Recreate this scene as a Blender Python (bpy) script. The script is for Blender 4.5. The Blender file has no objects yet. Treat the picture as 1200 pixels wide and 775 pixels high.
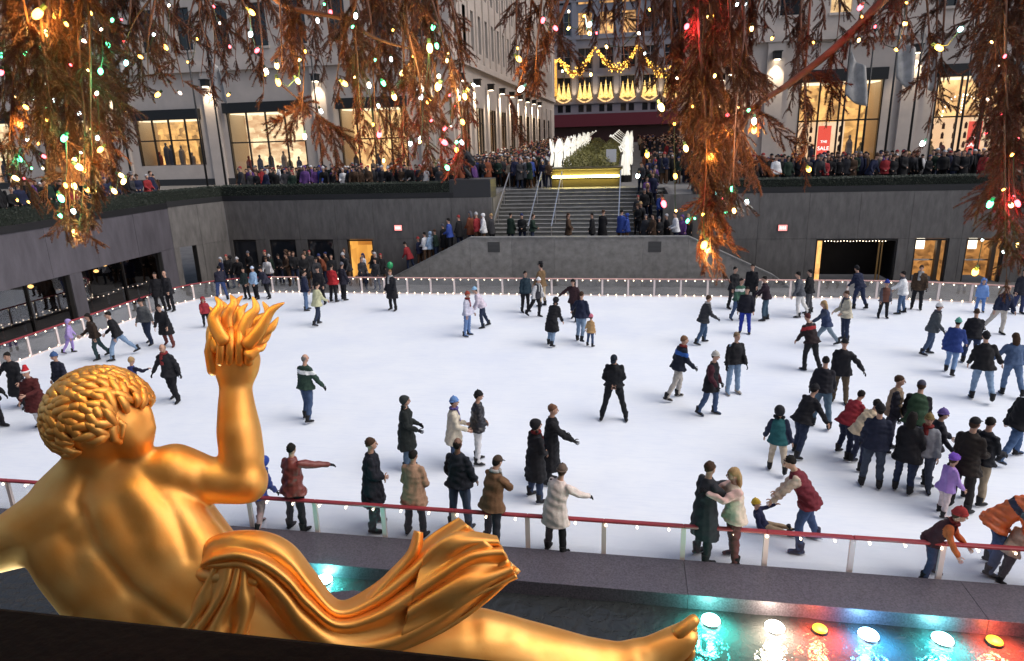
import bpy, bmesh, math, random
import numpy as np
from mathutils import Vector, Matrix, noise
R = math.radians
random.seed(7)
rng = np.random.default_rng(7)

# ---------------------------------------------------------------- camera
sc = bpy.context.scene
COL = sc.collection
FPX, PITCH, ROLL, YAW, CH = 781.065, 0.279718, -0.0301414, -0.178264, 6.958
CF = Vector((math.sin(YAW)*math.cos(PITCH), math.cos(YAW)*math.cos(PITCH), -math.sin(PITCH)))
_r = Vector((math.cos(YAW), -math.sin(YAW), 0)); _u = _r.cross(CF)
CR = math.cos(ROLL)*_r + math.sin(ROLL)*_u
CU = -math.sin(ROLL)*_r + math.cos(ROLL)*_u
CP = Vector((0, 0, CH))
cam_d = bpy.data.cameras.new('camera'); cam = bpy.data.objects.new('camera', cam_d); COL.objects.link(cam)
cam_d.sensor_fit = 'HORIZONTAL'; cam_d.sensor_width = 36; cam_d.lens = 36*FPX/1200
cam_d.clip_start = 0.05; cam_d.clip_end = 2000
cam.matrix_world = Matrix((( CR.x, CU.x, -CF.x, 0), (CR.y, CU.y, -CF.y, 0), (CR.z, CU.z, -CF.z, CH), (0, 0, 0, 1)))
sc.camera = cam
# ---------------------------------------------------------------- sky, sun, exposure (dusk, overcast)
SUN_EL, SUN_AZ = R(52), R(96)          # azimuth clockwise from +Y: high, to the right
w = bpy.data.worlds.new('World'); sc.world = w; w.use_nodes = True
nt = w.node_tree; bg = nt.nodes['Background']
sky = nt.nodes.new('ShaderNodeTexSky'); sky.sky_type = 'NISHITA'; sky.sun_disc = False
sky.sun_elevation = SUN_EL; sky.sun_rotation = SUN_AZ; sky.air_density = 1.0; sky.dust_density = 4.0; sky.ozone_density = 1.0
nt.links.new(sky.outputs['Color'], bg.inputs['Color']); bg.inputs['Strength'].default_value = 0.07
sun_d = bpy.data.lights.new('sun', 'SUN'); sun_d.energy = 0.65; sun_d.angle = R(60); sun_d.color = (0.94, 0.97, 1.0)
sun = bpy.data.objects.new('sun', sun_d); COL.objects.link(sun)
sd = Vector((math.sin(SUN_AZ)*math.cos(SUN_EL), math.cos(SUN_AZ)*math.cos(SUN_EL), math.sin(SUN_EL)))
sun.rotation_euler = sd.to_track_quat('Z', 'Y').to_euler(); sun.location = (0, 0, 60)
sc.view_settings.view_transform = 'Standard'; sc.view_settings.look = 'None'
sc.view_settings.exposure = 1.2; sc.view_settings.gamma = 1.0
sc.cycles.use_denoising = True
sc.cycles.max_bounces = 6; sc.cycles.diffuse_bounces = 3; sc.cycles.glossy_bounces = 3; sc.cycles.transparent_max_bounces = 12
sc.cycles.sample_clamp_indirect = 3.0; sc.cycles.caustics_reflective = False; sc.cycles.caustics_refractive = False

# ---------------------------------------------------------------- places: a pixel's sight line met with a plane of the scene
def ray(px, py): return CF + CR*((px-600)/FPX) - CU*((py-387.5)/FPX)
def gnd(px, py, z=0.0):
    d = ray(px, py); return CP + d*((z-CH)/d.z)
def ony(px, py, Y):
    d = ray(px, py); return CP + d*(Y/d.y)
def onx(px, py, X):
    d = ray(px, py); return CP + d*(X/d.x)
def U(px, py, d): return CP + ray(px, py)*d

# ---------------------------------------------------------------- mesh helpers
class MB:
    def __init__(s): s.v = []; s.f = []; s.m = []
    def add(s, vs, fs, mi=0):
        o = len(s.v); s.v.extend(tuple(v) for v in vs)
        for f in fs: s.f.append(tuple(i+o for i in f)); s.m.append(mi)
    def box(s, a, b, mi=0):
        x0, y0, z0 = a; x1, y1, z1 = b
        s.add([(x0,y0,z0),(x1,y0,z0),(x1,y1,z0),(x0,y1,z0),(x0,y0,z1),(x1,y0,z1),(x1,y1,z1),(x0,y1,z1)],
              [(0,3,2,1),(4,5,6,7),(0,1,5,4),(1,2,6,5),(2,3,7,6),(3,0,4,7)], mi)
    def boxm(s, M, a, b, mi=0):
        t = MB(); t.box(a, b); s.add([M @ Vector(v) for v in t.v], t.f, mi)
    def bar(s, p, q, hw, hd=None, mi=0, up=(0,0,1)):
        p = Vector(p); q = Vector(q); hd = hw if hd is None else hd
        d = (q-p).normalized(); a = d.cross(Vector(up))
        if a.length < 1e-4: a = d.cross(Vector((0,1,0)))
        a.normalize(); b = d.cross(a)
        s.add([p+a*hw*i+b*hd*j for i, j in ((-1,-1),(1,-1),(1,1),(-1,1))]+[q+a*hw*i+b*hd*j for i, j in ((-1,-1),(1,-1),(1,1),(-1,1))],
              [(0,3,2,1),(4,5,6,7),(0,1,5,4),(1,2,6,5),(2,3,7,6),(3,0,4,7)], mi)
    def loft(s, pts, rad, n=10, side=(1,0,0), mi=0, rnd=True):
        """closed tube through pts; rad = r or (r_side, r_other); rounded ends"""
        P = [Vector(p) for p in pts]; Q = [(r, r) if not isinstance(r, (tuple, list)) else tuple(r) for r in rad]
        k = len(P); T = []
        for i in range(k): T.append((P[min(i+1,k-1)]-P[max(i-1,0)]).normalized())
        if rnd:
            a0, b0 = Q[0]; m0 = min(a0, b0); a1, b1 = Q[-1]; m1 = min(a1, b1)
            P = [P[0]-T[0]*m0*.85, P[0]-T[0]*m0*.5]+P+[P[-1]+T[-1]*m1*.5, P[-1]+T[-1]*m1*.85]
            Q = [(a0*.45,b0*.45),(a0*.86,b0*.86)]+Q+[(a1*.86,b1*.86),(a1*.45,b1*.45)]
            T = [T[0],T[0]]+T+[T[-1],T[-1]]
        sv = Vector(side); vs = []; fs = []
        for p, q, t in zip(P, Q, T):
            a = sv - t*sv.dot(t)
            if a.length < 1e-3: a = t.orthogonal()
            a.normalize(); b = t.cross(a)
            for j in range(n):
                an = 2*math.pi*j/n; vs.append(p+a*math.cos(an)*q[0]+b*math.sin(an)*q[1])
        k = len(P)
        for i in range(k-1):
            for j in range(n):
                j2 = (j+1) % n; fs.append((i*n+j, i*n+j2, (i+1)*n+j2, (i+1)*n+j))
        fs.append(tuple(range(n))[::-1]); fs.append(tuple((k-1)*n+j for j in range(n)))
        s.add(vs, fs, mi)
    def ell(s, c, r, M=None, nu=12, nv=8, mi=0, lat0=-90.0, lat1=90.0):
        """ellipsoid or the cap of one above latitude lat0"""
        c = Vector(c); M = M or Matrix.Identity(3); vs = []; fs = []
        for i in range(nv+1):
            la = R(lat0+(lat1-lat0)*i/nv)
            for j in range(nu):
                lo = 2*math.pi*j/nu
                vs.append(c+M @ Vector((r[0]*math.cos(la)*math.cos(lo), r[1]*math.cos(la)*math.sin(lo), r[2]*math.sin(la))))
        for i in range(nv):
            for j in range(nu):
                j2 = (j+1) % nu; fs.append((i*nu+j, i*nu+j2, (i+1)*nu+j2, (i+1)*nu+j))
        if lat0 > -89: fs.append(tuple(range(nu))[::-1])
        if lat1 < 89: fs.append(tuple(nv*nu+j for j in range(nu)))
        s.add(vs, fs, mi)
    def grid(s, rows, mi=0):
        n = len(rows[0]); vs = [p for r in rows for p in r]
        s.add(vs, [(i*n+j, i*n+j+1, (i+1)*n+j+1, (i+1)*n+j) for i in range(len(rows)-1) for j in range(n-1)], mi)
    def mesh(s, name, smooth=False):
        me = bpy.data.meshes.new(name); me.from_pydata(s.v, [], s.f)
        if any(s.m): me.polygons.foreach_set('material_index', s.m)
        if smooth: me.polygons.foreach_set('use_smooth', [True]*len(s.f))
        me.update(); return me
    def obj(s, name, mats, parent=None, smooth=False, loc=None):
        return link(name, s.mesh(name, smooth), mats, parent, loc)
def link(name, me, mats=None, parent=None, loc=None):
    o = bpy.data.objects.new(name, me); COL.objects.link(o)
    if mats is not None:
        for m in (mats if isinstance(mats, (list, tuple)) else [mats]): me.materials.append(m)
    if parent is not None: o.parent = parent
    if loc is not None: o.location = loc
    return o
def share(name, me, parent=None, loc=(0,0,0), rot=(0,0,0), scale=(1,1,1)):
    o = bpy.data.objects.new(name, me); COL.objects.link(o); o.parent = parent
    o.location = loc; o.rotation_euler = rot; o.scale = scale; return o
def thing(name, label, cat, loc=(0,0,0), rz=0, group=None):
    o = bpy.data.objects.new(name, None); COL.objects.link(o); o.empty_display_size = .2
    o.location = loc; o.rotation_euler = (0, 0, rz); return tag(o, label, cat, group)
def tag(o, label, cat, group=None):
    o['label'] = label; o['category'] = cat
    if group: o['group'] = group
    return o
def structure(o): o['kind'] = 'structure'; return o
def bevel(o, w_=.01, seg=1):
    m = o.modifiers.new('bevel', 'BEVEL'); m.width = w_; m.segments = seg; m.limit_method = 'ANGLE'; return o

# ---------------------------------------------------------------- materials
MATS = {}
def mat(name, col, rough=.6, metal=0.0, var=.0, vscale=3.0, bump=0.0, bscale=20.0, spec=.5, emis=None, estr=0.0, rand=0.0, stretch=(1,1,1), light=True):
    if name in MATS: return MATS[name]
    m = bpy.data.materials.new(name); MATS[name] = m; m.use_nodes = True
    t = m.node_tree; b = t.nodes['Principled BSDF']
    b.inputs['Base Color'].default_value = (*col, 1); b.inputs['Roughness'].default_value = rough
    b.inputs['Metallic'].default_value = metal; b.inputs['Specular IOR Level'].default_value = spec
    if var or bump or rand:
        tc = t.nodes.new('ShaderNodeTexCoord'); mp = t.nodes.new('ShaderNodeMapping'); mp.inputs['Scale'].default_value = stretch
        t.links.new(tc.outputs['Object'], mp.inputs['Vector'])
        if var or rand:
            nz = t.nodes.new('ShaderNodeTexNoise'); nz.inputs['Scale'].default_value = vscale; nz.inputs['Detail'].default_value = 6; nz.inputs['Roughness'].default_value = .62
            t.links.new(mp.outputs['Vector'], nz.inputs['Vector'])
            mr = t.nodes.new('ShaderNodeMapRange'); mr.inputs['From Min'].default_value = .3; mr.inputs['From Max'].default_value = .7
            mr.inputs['To Min'].default_value = 1-var; mr.inputs['To Max'].default_value = 1+var
            t.links.new(nz.outputs['Fac'], mr.inputs['Value']); val = mr.outputs['Result']
            if rand:
                oi = t.nodes.new('ShaderNodeObjectInfo'); m2 = t.nodes.new('ShaderNodeMapRange')
                m2.inputs['To Min'].default_value = 1-rand; m2.inputs['To Max'].default_value = 1+rand
                t.links.new(oi.outputs['Random'], m2.inputs['Value'])
                mm = t.nodes.new('ShaderNodeMath'); mm.operation = 'MULTIPLY'
                t.links.new(val, mm.inputs[0]); t.links.new(m2.outputs['Result'], mm.inputs[1]); val = mm.outputs[0]
            vm = t.nodes.new('ShaderNodeVectorMath'); vm.operation = 'SCALE'; vm.inputs[0].default_value = col
            t.links.new(val, vm.inputs['Scale']); t.links.new(vm.outputs['Vector'], b.inputs['Base Color'])
        if bump:
            n2 = t.nodes.new('ShaderNodeTexNoise'); n2.inputs['Scale'].default_value = bscale; n2.inputs['Detail'].default_value = 5
            t.links.new(mp.outputs['Vector'], n2.inputs['Vector'])
            bp = t.nodes.new('ShaderNodeBump'); bp.inputs['Strength'].default_value = bump; bp.inputs['Distance'].default_value = .02
            t.links.new(n2.outputs['Fac'], bp.inputs['Height']); t.links.new(bp.outputs['Normal'], b.inputs['Normal'])
    if emis:
        b.inputs['Emission Color'].default_value = (*emis, 1); b.inputs['Emission Strength'].default_value = estr
    if not light: m.cycles.emission_sampling = 'NONE'
    return m
def cloth(c, kind='cloth'):
    key = '%s_%d_%d_%d' % (kind, *[int(x*1000) for x in c])
    if kind == 'puffer': return mat(key, c, .45, var=.12, vscale=9, bump=.25, bscale=16)
    return mat(key, c, .85, var=.18, vscale=14, bump=.35, bscale=60, spec=.25)
def glow(name, col, s, light=False): return mat(name, (.02,.02,.02), .5, emis=col, estr=s, light=light)
def lit_wall(name, c1, c2, s, scale):
    """the lit inside of a shop seen through its window: uneven warm light, goods and shelves"""
    if name in MATS: return MATS[name]
    m = bpy.data.materials.new(name); MATS[name] = m; m.use_nodes = True; t = m.node_tree; b = t.nodes['Principled BSDF']
    tc = t.nodes.new('ShaderNodeTexCoord'); mp = t.nodes.new('ShaderNodeMapping'); mp.inputs['Scale'].default_value = [x*1.9 for x in scale]
    v = t.nodes.new('ShaderNodeTexVoronoi'); v.distance = 'CHEBYCHEV'; v.inputs['Scale'].default_value = 1.0; v.inputs['Randomness'].default_value = .8
    nz = t.nodes.new('ShaderNodeTexNoise'); nz.inputs['Scale'].default_value = .5; nz.inputs['Detail'].default_value = 5
    t.links.new(tc.outputs['Object'], mp.inputs['Vector']); t.links.new(mp.outputs['Vector'], v.inputs['Vector']); t.links.new(mp.outputs['Vector'], nz.inputs['Vector'])
    mx = t.nodes.new('ShaderNodeMixRGB'); mx.blend_type = 'MIX'
    sp = t.nodes.new('ShaderNodeSeparateColor'); t.links.new(v.outputs['Color'], sp.inputs['Color'])
    r = t.nodes.new('ShaderNodeMapRange'); r.inputs['From Min'].default_value = .35; r.inputs['From Max'].default_value = .65
    ad = t.nodes.new('ShaderNodeMath'); ad.operation = 'MULTIPLY_ADD'; ad.inputs[1].default_value = .6
    t.links.new(sp.outputs[0], ad.inputs[0]); t.links.new(nz.outputs['Fac'], r.inputs['Value']); 
    sc_ = t.nodes.new('ShaderNodeMath'); sc_.operation = 'MULTIPLY'; sc_.inputs[1].default_value = .5
    t.links.new(r.outputs['Result'], sc_.inputs[0]); t.links.new(sc_.outputs[0], ad.inputs[2])
    mx.inputs['Color1'].default_value = (*c1, 1); mx.inputs['Color2'].default_value = (*c2, 1)
    t.links.new(ad.outputs[0], mx.inputs['Fac']); t.links.new(mx.outputs['Color'], b.inputs['Emission Color'])
    b.inputs['Base Color'].default_value = (.2,.15,.1,1); b.inputs['Emission Strength'].default_value = s
    m.cycles.emission_sampling = 'NONE'
    return m
def glassy(name, tint, gl=.08, rough=.02):
    if name in MATS: return MATS[name]
    m = bpy.data.materials.new(name); MATS[name] = m; m.use_nodes = True; t = m.node_tree; t.nodes.clear()
    o = t.nodes.new('ShaderNodeOutputMaterial'); tr = t.nodes.new('ShaderNodeBsdfTransparent'); g = t.nodes.new('ShaderNodeBsdfGlossy'); mx = t.nodes.new('ShaderNodeMixShader')
    fr = t.nodes.new('ShaderNodeLayerWeight'); fr.inputs['Blend'].default_value = .3
    mr = t.nodes.new('ShaderNodeMapRange'); mr.inputs['To Min'].default_value = gl; mr.inputs['To Max'].default_value = .6
    tr.inputs['Color'].default_value = (*tint, 1); g.inputs['Roughness'].default_value = rough
    t.links.new(fr.outputs['Facing'], mr.inputs['Value']); t.links.new(mr.outputs['Result'], mx.inputs[0])
    t.links.new(tr.outputs[0], mx.inputs[1]); t.links.new(g.outputs[0], mx.inputs[2]); t.links.new(mx.outputs[0], o.inputs['Surface'])
    return m
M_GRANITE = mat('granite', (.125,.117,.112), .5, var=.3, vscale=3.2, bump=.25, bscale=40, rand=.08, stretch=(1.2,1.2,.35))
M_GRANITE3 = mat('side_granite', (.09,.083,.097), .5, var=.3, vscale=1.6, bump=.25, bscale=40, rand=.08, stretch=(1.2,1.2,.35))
M_GRANITE2 = mat('stair_wall_granite', (.235,.224,.21), .5, var=.28, vscale=3.0, bump=.2, bscale=50, rand=.07)
M_KERB = mat('kerb_granite', (.092,.082,.1), .35, var=.5, vscale=38, bump=.15, bscale=80, rand=.06)
M_LIME = mat('limestone', (.56,.49,.44), .8, var=.10, vscale=.8, bump=.2, bscale=8, rand=.03)
M_SAKS = mat('store_limestone', (.25,.245,.275), .8, var=.12, vscale=.4)
M_DARK = mat('dark_bronze', (.02,.018,.018), .4, metal=.3)
M_BLACK = mat('black_metal', (.012,.012,.013), .45)
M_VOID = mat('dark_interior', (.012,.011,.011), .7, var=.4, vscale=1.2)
M_WIN = mat('dark_glass', (.015,.018,.024), .06, spec=.6)
M_STEEL = mat('steel', (.62,.62,.64), .3, metal=.9)
M_RED = mat('red_rail', (.30,.035,.045), .38, var=.12, vscale=3)
M_POST = mat('barrier_post', (.78,.66,.62), .45)
M_GLASS = glassy('clear_pane', (.985,.99,.995), .035)
M_SHOPGLASS = glassy('shop_pane', (.97,.97,.97), .04)
M_HEDGE = mat('hedge_leaf', (.012,.022,.012), .6, var=.4, vscale=8)
M_PAVE = mat('paving', (.16,.155,.15), .75, var=.25, vscale=.8, bump=.2, bscale=6)
M_STEP = mat('step_granite', (.19,.19,.186), .6, var=.25, vscale=3, bump=.2, bscale=30, rand=.06)
M_BULB = glow('warm_bulb', (1,.80,.56), 4)
# ---------------------------------------------------------------- the setting
PZ = 4.1                                   # plaza level above the ice
def sheet(name, x0, x1, y0, y1, z, m, th=.3):
    b = MB(); b.box((x0,y0,z-th), (x1,y1,z)); return structure(b.obj(name, m))
sheet('ground', -400, 400, -300, 700, -3.0, M_PAVE, .2)
sheet('rink_surround', -23, 30, 10.3, 33.6, -.06, mat('surround_floor', (.12,.115,.11), .7, var=.3, vscale=1))
# the ice: a slab with rounded corners, worked by skates
def ice_material():
    m = bpy.data.materials.new('ice'); m.use_nodes = True; t = m.node_tree; b = t.nodes['Principled BSDF']
    tc = t.nodes.new('ShaderNodeTexCoord')
    n1 = t.nodes.new('ShaderNodeTexNoise'); n1.inputs['Scale'].default_value = .35; n1.inputs['Detail'].default_value = 8; n1.inputs['Roughness'].default_value = .65
    t.links.new(tc.outputs['Object'], n1.inputs['Vector'])
    cr = t.nodes.new('ShaderNodeValToRGB'); e = cr.color_ramp.elements
    e[0].position = .36; e[0].color = (.79,.84,.93,1); e[1].position = .6; e[1].color = (.86,.90,.955,1)
    t.links.new(n1.outputs['Fac'], cr.inputs['Fac'])
    mp = t.nodes.new('ShaderNodeMapping'); mp.inputs['Rotation'].default_value = (0,0,.5); mp.inputs['Scale'].default_value = (1,9,1)
    t.links.new(tc.outputs['Object'], mp.inputs['Vector'])
    n2 = t.nodes.new('ShaderNodeTexNoise'); n2.inputs['Scale'].default_value = 1.6; n2.inputs['Detail'].default_value = 9; n2.inputs['Distortion'].default_value = 1.2
    t.links.new(mp.outputs['Vector'], n2.inputs['Vector'])
    c2 = t.nodes.new('ShaderNodeValToRGB'); e = c2.color_ramp.elements
    e[0].position = .3; e[0].color = (.94,.95,.97,1); e[1].position = .55; e[1].color = (1,1,1,1)
    t.links.new(n2.outputs['Fac'], c2.inputs['Fac'])
    mu = t.nodes.new('ShaderNodeMixRGB'); mu.blend_type = 'MULTIPLY'; mu.inputs['Fac'].default_value = 1
    t.links.new(cr.outputs['Color'], mu.inputs['Color1']); t.links.new(c2.outputs['Color'], mu.inputs['Color2'])
    t.links.new(mu.outputs['Color'], b.inputs['Base Color'])
    mr = t.nodes.new('ShaderNodeMapRange'); mr.inputs['To Min'].default_value = .28; mr.inputs['To Max'].default_value = .6
    t.links.new(n2.outputs['Fac'], mr.inputs['Value']); t.links.new(mr.outputs['Result'], b.inputs['Roughness'])
    b.inputs['Specular IOR Level'].default_value = .35
    bp = t.nodes.new('ShaderNodeBump'); bp.inputs['Strength'].default_value = .12; bp.inputs['Distance'].default_value = .01
    t.links.new(n2.outputs['Fac'], bp.inputs['Height']); t.links.new(bp.outputs['Normal'], b.inputs['Normal'])
    return m
XL, YN, YF = -20.9, 10.05, 29.75
def arc(cx, cy, r, a0, a1, n=8): return [(cx+r*math.cos(R(a0+(a1-a0)*i/n)), cy+r*math.sin(R(a0+(a1-a0)*i/n))) for i in range(n+1)]
near_path = [(22, YN), (-17.4, YN)]
left_path = arc(-17.4, YN+3.5, 3.5, 270, 180) + arc(XL+3.6, YF-3.6, 3.6, 180, 90)
far_path = [(XL+3.6, YF), (-15.9, YF)]
far_path2 = [(-13.8, YF), (9.5, YF)] + [(9.5+8.5*t/6, YF-2.2*(t/6)**2) for t in range(1, 7)] + [(22, 25.2)]
ice_pts = [(22, YN)] + left_path + [(9.5, YF)] + far_path2[2:]
b = MB(); n = len(ice_pts)
b.add([(x,y,0) for x,y in ice_pts]+[(x,y,-.05) for x,y in ice_pts], [tuple(range(n))[::-1]]+[(i,(i+1)%n,n+(i+1)%n,n+i) for i in range(n)])
ice = structure(b.obj('ice', ice_material()))
# plaza around the sunken rink, sloping up the garden promenade
b = MB(); TH = .35
for x0, x1, y0, y1, z0, z1 in ((-90,-7.4,34.0,50,PZ,PZ), (2.1,90,34.0,50,PZ,PZ), (-7.4,2.1,39.7,50,PZ,PZ), (-90,-23.4,-30,34.0,PZ,PZ), (-13,8,50,120,PZ,PZ+1.5)):
    b.add([(x0,y0,z0-TH),(x1,y0,z0-TH),(x1,y1,z1-TH),(x0,y1,z1-TH),(x0,y0,z0),(x1,y0,z0),(x1,y1,z1),(x0,y1,z1)],
          [(0,3,2,1),(4,5,6,7),(0,1,5,4),(1,2,6,5),(2,3,7,6),(3,0,4,7)])
structure(b.obj('plaza_pavement', M_PAVE))
sheet('avenue', -60, 60, 120, 150, PZ+1.5, mat('asphalt', (.045,.045,.048), .8, var=.2, vscale=1), .3)
# ---- sunken walls, faced with granite slabs
def wall(name, label, p0, p1, z0, z1, th, nx, rows, m, holes=(), group=None):
    """holes: (s0, s1, ztop) along the wall; slabs are cut round them; the wall's core stands behind"""
    t = tag(thing(name, label, 'wall'), label, 'wall', group)
    p0 = Vector((*p0, 0)); p1 = Vector((*p1, 0)); L = (p1-p0).length; d = (p1-p0)/L; nrm = Vector((d.y, -d.x, 0))
    def piece(s0, s1, a, c, off=0.0, tk=.06, nm='slab', mm=m):
        g = .006; q = MB(); M = Matrix(((d.x, nrm.x, 0, p0.x), (d.y, nrm.y, 0, p0.y), (0, 0, 1, 0), (0, 0, 0, 1)))
        q.boxm(M, (s0+g, -tk+off, a+g), (s1-g, off, c-g)); return q.obj(nm, mm, t)
    edges = [L*i/nx for i in range(nx+1)]
    for zi in range(len(rows)-1):
        a, c = rows[zi], rows[zi+1]
        cuts = sorted(set([round(e, 3) for e in edges] + [round(x, 3) for h in holes if h[2] > a+.01 for x in h[:2]]))
        cuts = [x for i, x in enumerate(cuts) if i == 0 or x-cuts[i-1] > .02]
        for s0, s1 in zip(cuts[:-1], cuts[1:]):
            mid = (s0+s1)/2; hz = [h[2] for h in holes if h[0] < mid < h[1] and h[2] > a+.01]
            lo = max([a]+hz)
            if lo < c-.05: piece(s0, s1, lo, c, random.uniform(-.004, .004))
    # core wall behind the slabs, with real openings
    cz = sorted(holes); s = 0.0; q = MB()
    M = Matrix(((d.x, nrm.x, 0, p0.x), (d.y, nrm.y, 0, p0.y), (0, 0, 1, 0), (0, 0, 0, 1)))
    for h in cz:
        if h[0] > s: q.boxm(M, (s, -th, z0), (h[0], -.055, z1-.01))
        q.boxm(M, (max(h[0], s), -th, h[2]), (h[1], -.055, z1-.01)); s = h[1]
    if s < L: q.boxm(M, (s, -th, z0), (L, -.055, z1-.01))
    q.obj('core', mat('joint_mortar', (.05,.05,.05), .9), t)
    return t, M, L
YW = 33.6
doorsL = [(275,302),(318,348),(362,392),(408,438)]
doorsR = [(955,1050),(1070,1110),(1130,1176)]
X0 = -21.8
hl = [(ony(a,300,YW).x-X0, ony(c,300,YW).x-X0, 2.05) for a, c in doorsL]
XSL, XSR = -6.9, 1.6                                          # the stair's opening
wallL, ML, _ = wall('granite_wall', 'grey granite wall with four doorways left of the stairs', (X0, YW), (XSL, YW), -.1, PZ+.05, .4, 7, (-.1, 2.05, PZ+.05), M_GRANITE, hl)
hr = [(ony(a,300,YW).x-XSR, ony(c,300,YW).x-XSR, 1.98) for a, c in doorsR]
wallR, MR, _ = wall('granite_wall', 'grey granite wall with wide dark doorway right of the stairs', (XSR, YW), (24, YW), -.1, PZ+.05, .4, 10, (-.1, 1.98, PZ+.05), M_GRANITE, hr)
wall('granite_wall', 'short angled granite wall in the far left corner of the rink', (-23, 30.6), (X0, YW), -.1, PZ+.05, .4, 2, (-.1, 2.05, PZ+.05), M_GRANITE, [(.3, 1.25, 2.05)])
lw = [(10.0-8,19.6-8,2.05), (19.9-8,23.85-8,2.05), (24.5-8,29.6-8,2.05)]
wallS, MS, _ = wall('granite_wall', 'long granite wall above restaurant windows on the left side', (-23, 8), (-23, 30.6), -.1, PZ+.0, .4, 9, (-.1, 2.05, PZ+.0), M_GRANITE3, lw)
# rooms behind the openings
def room(name, x0, x1, y0, y1, z1, m, parent=None):
    q = MB()
    q.add([(x0,y0,-.08),(x1,y0,-.08),(x1,y1,-.08),(x0,y1,-.08),(x0,y0,z1),(x1,y0,z1),(x1,y1,z1),(x0,y1,z1)],
          [(0,1,2,3),(7,6,5,4),(4,5,1,0),(5,6,2,1),(6,7,3,2),(7,4,0,3)]); return q
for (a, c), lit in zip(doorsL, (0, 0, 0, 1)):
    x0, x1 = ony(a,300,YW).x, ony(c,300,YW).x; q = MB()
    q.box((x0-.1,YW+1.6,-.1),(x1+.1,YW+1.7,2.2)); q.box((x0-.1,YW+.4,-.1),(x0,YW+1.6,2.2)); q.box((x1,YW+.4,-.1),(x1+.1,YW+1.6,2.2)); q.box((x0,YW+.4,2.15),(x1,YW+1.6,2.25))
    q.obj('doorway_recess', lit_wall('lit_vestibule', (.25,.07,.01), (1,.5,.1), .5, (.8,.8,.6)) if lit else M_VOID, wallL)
    f = MB(); f.box((x0+.01,YW+.05,-.05),(x0+.06,YW+.12,2.03)); f.box((x1-.06,YW+.05,-.05),(x1-.01,YW+.12,2.03)); f.box((x0+.06,YW+.05,1.95),(x1-.06,YW+.12,2.03))
    f.obj('door_frame', M_DARK, wallL)
    if not lit:
        g = MB(); g.box((x0+.06,YW+.08,-.05),(x1-.06,YW+.1,1.95)); g.obj('door_pane', M_WIN, wallL)
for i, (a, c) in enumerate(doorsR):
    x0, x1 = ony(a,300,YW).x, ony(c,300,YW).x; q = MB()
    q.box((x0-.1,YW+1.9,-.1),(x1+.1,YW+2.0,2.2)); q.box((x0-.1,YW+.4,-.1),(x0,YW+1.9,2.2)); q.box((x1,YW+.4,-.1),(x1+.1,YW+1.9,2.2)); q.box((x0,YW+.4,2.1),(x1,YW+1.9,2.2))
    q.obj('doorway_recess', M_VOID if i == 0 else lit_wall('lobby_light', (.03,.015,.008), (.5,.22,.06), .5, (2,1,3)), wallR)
    f = MB(); f.box((x0+.01,YW+.05,-.05),(x0+.07,YW+.12,1.96)); f.box((x1-.07,YW+.05,-.05),(x1-.01,YW+.12,1.96)); f.box((x0+.07,YW+.05,1.88),(x1-.07,YW+.12,1.96))
    f.obj('door_frame', M_DARK, wallR)
    if i == 0:
        q = MB(); q.box((x0+.07,YW+.2,-.05),(x0+.32,YW+.24,1.86)); q.obj('lit_panel', lit_wall('amber_panel', (.12,.03,.005), (1,.5,.14), .9, (4,1,1.6)), wallR)
        q = MB(); q.box((x1-.75,YW+.2,-.05),(x1-.68,YW+.26,1.86)); q.box((x1-.6,YW+.2,-.05),(x1-.55,YW+.26,1.86)); q.obj('door_bar', mat('brass', (.3,.18,.07), .35, metal=.8), wallR)
        bm_ = MB(); bm_.ell((0,0,0), (.018,.018,.018), nu=6, nv=4); me = bm_.mesh('bulb'); me.materials.append(M_BULB)
        for k in range(20): share('bulb', me, wallR, (x0+.4+k*.14, YW+.04, 1.86+.012*math.sin(k*1.3)))
    else:
        q = MB(); xm = (x0+x1)/2
        q.box((xm-.28,YW+.9,1.35),(xm+.05,YW+1.0,1.85)); q.obj('lit_sign', glow('lobby_sign', (1,.9,.7), 1.6 if i == 1 else .3), wallR)
        q = MB(); q.box((x0+.07,YW+.6,.85),(x1-.3,YW+.64,.92)); q.obj('push_bar', M_STEEL, wallR)
        q = MB(); q.box((x1-.38,YW+.3,-.05),(x1-.2,YW+.5,1.86)); q.obj('door_leaf', mat('brown_door', (.12,.08,.05), .5), wallR)
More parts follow.
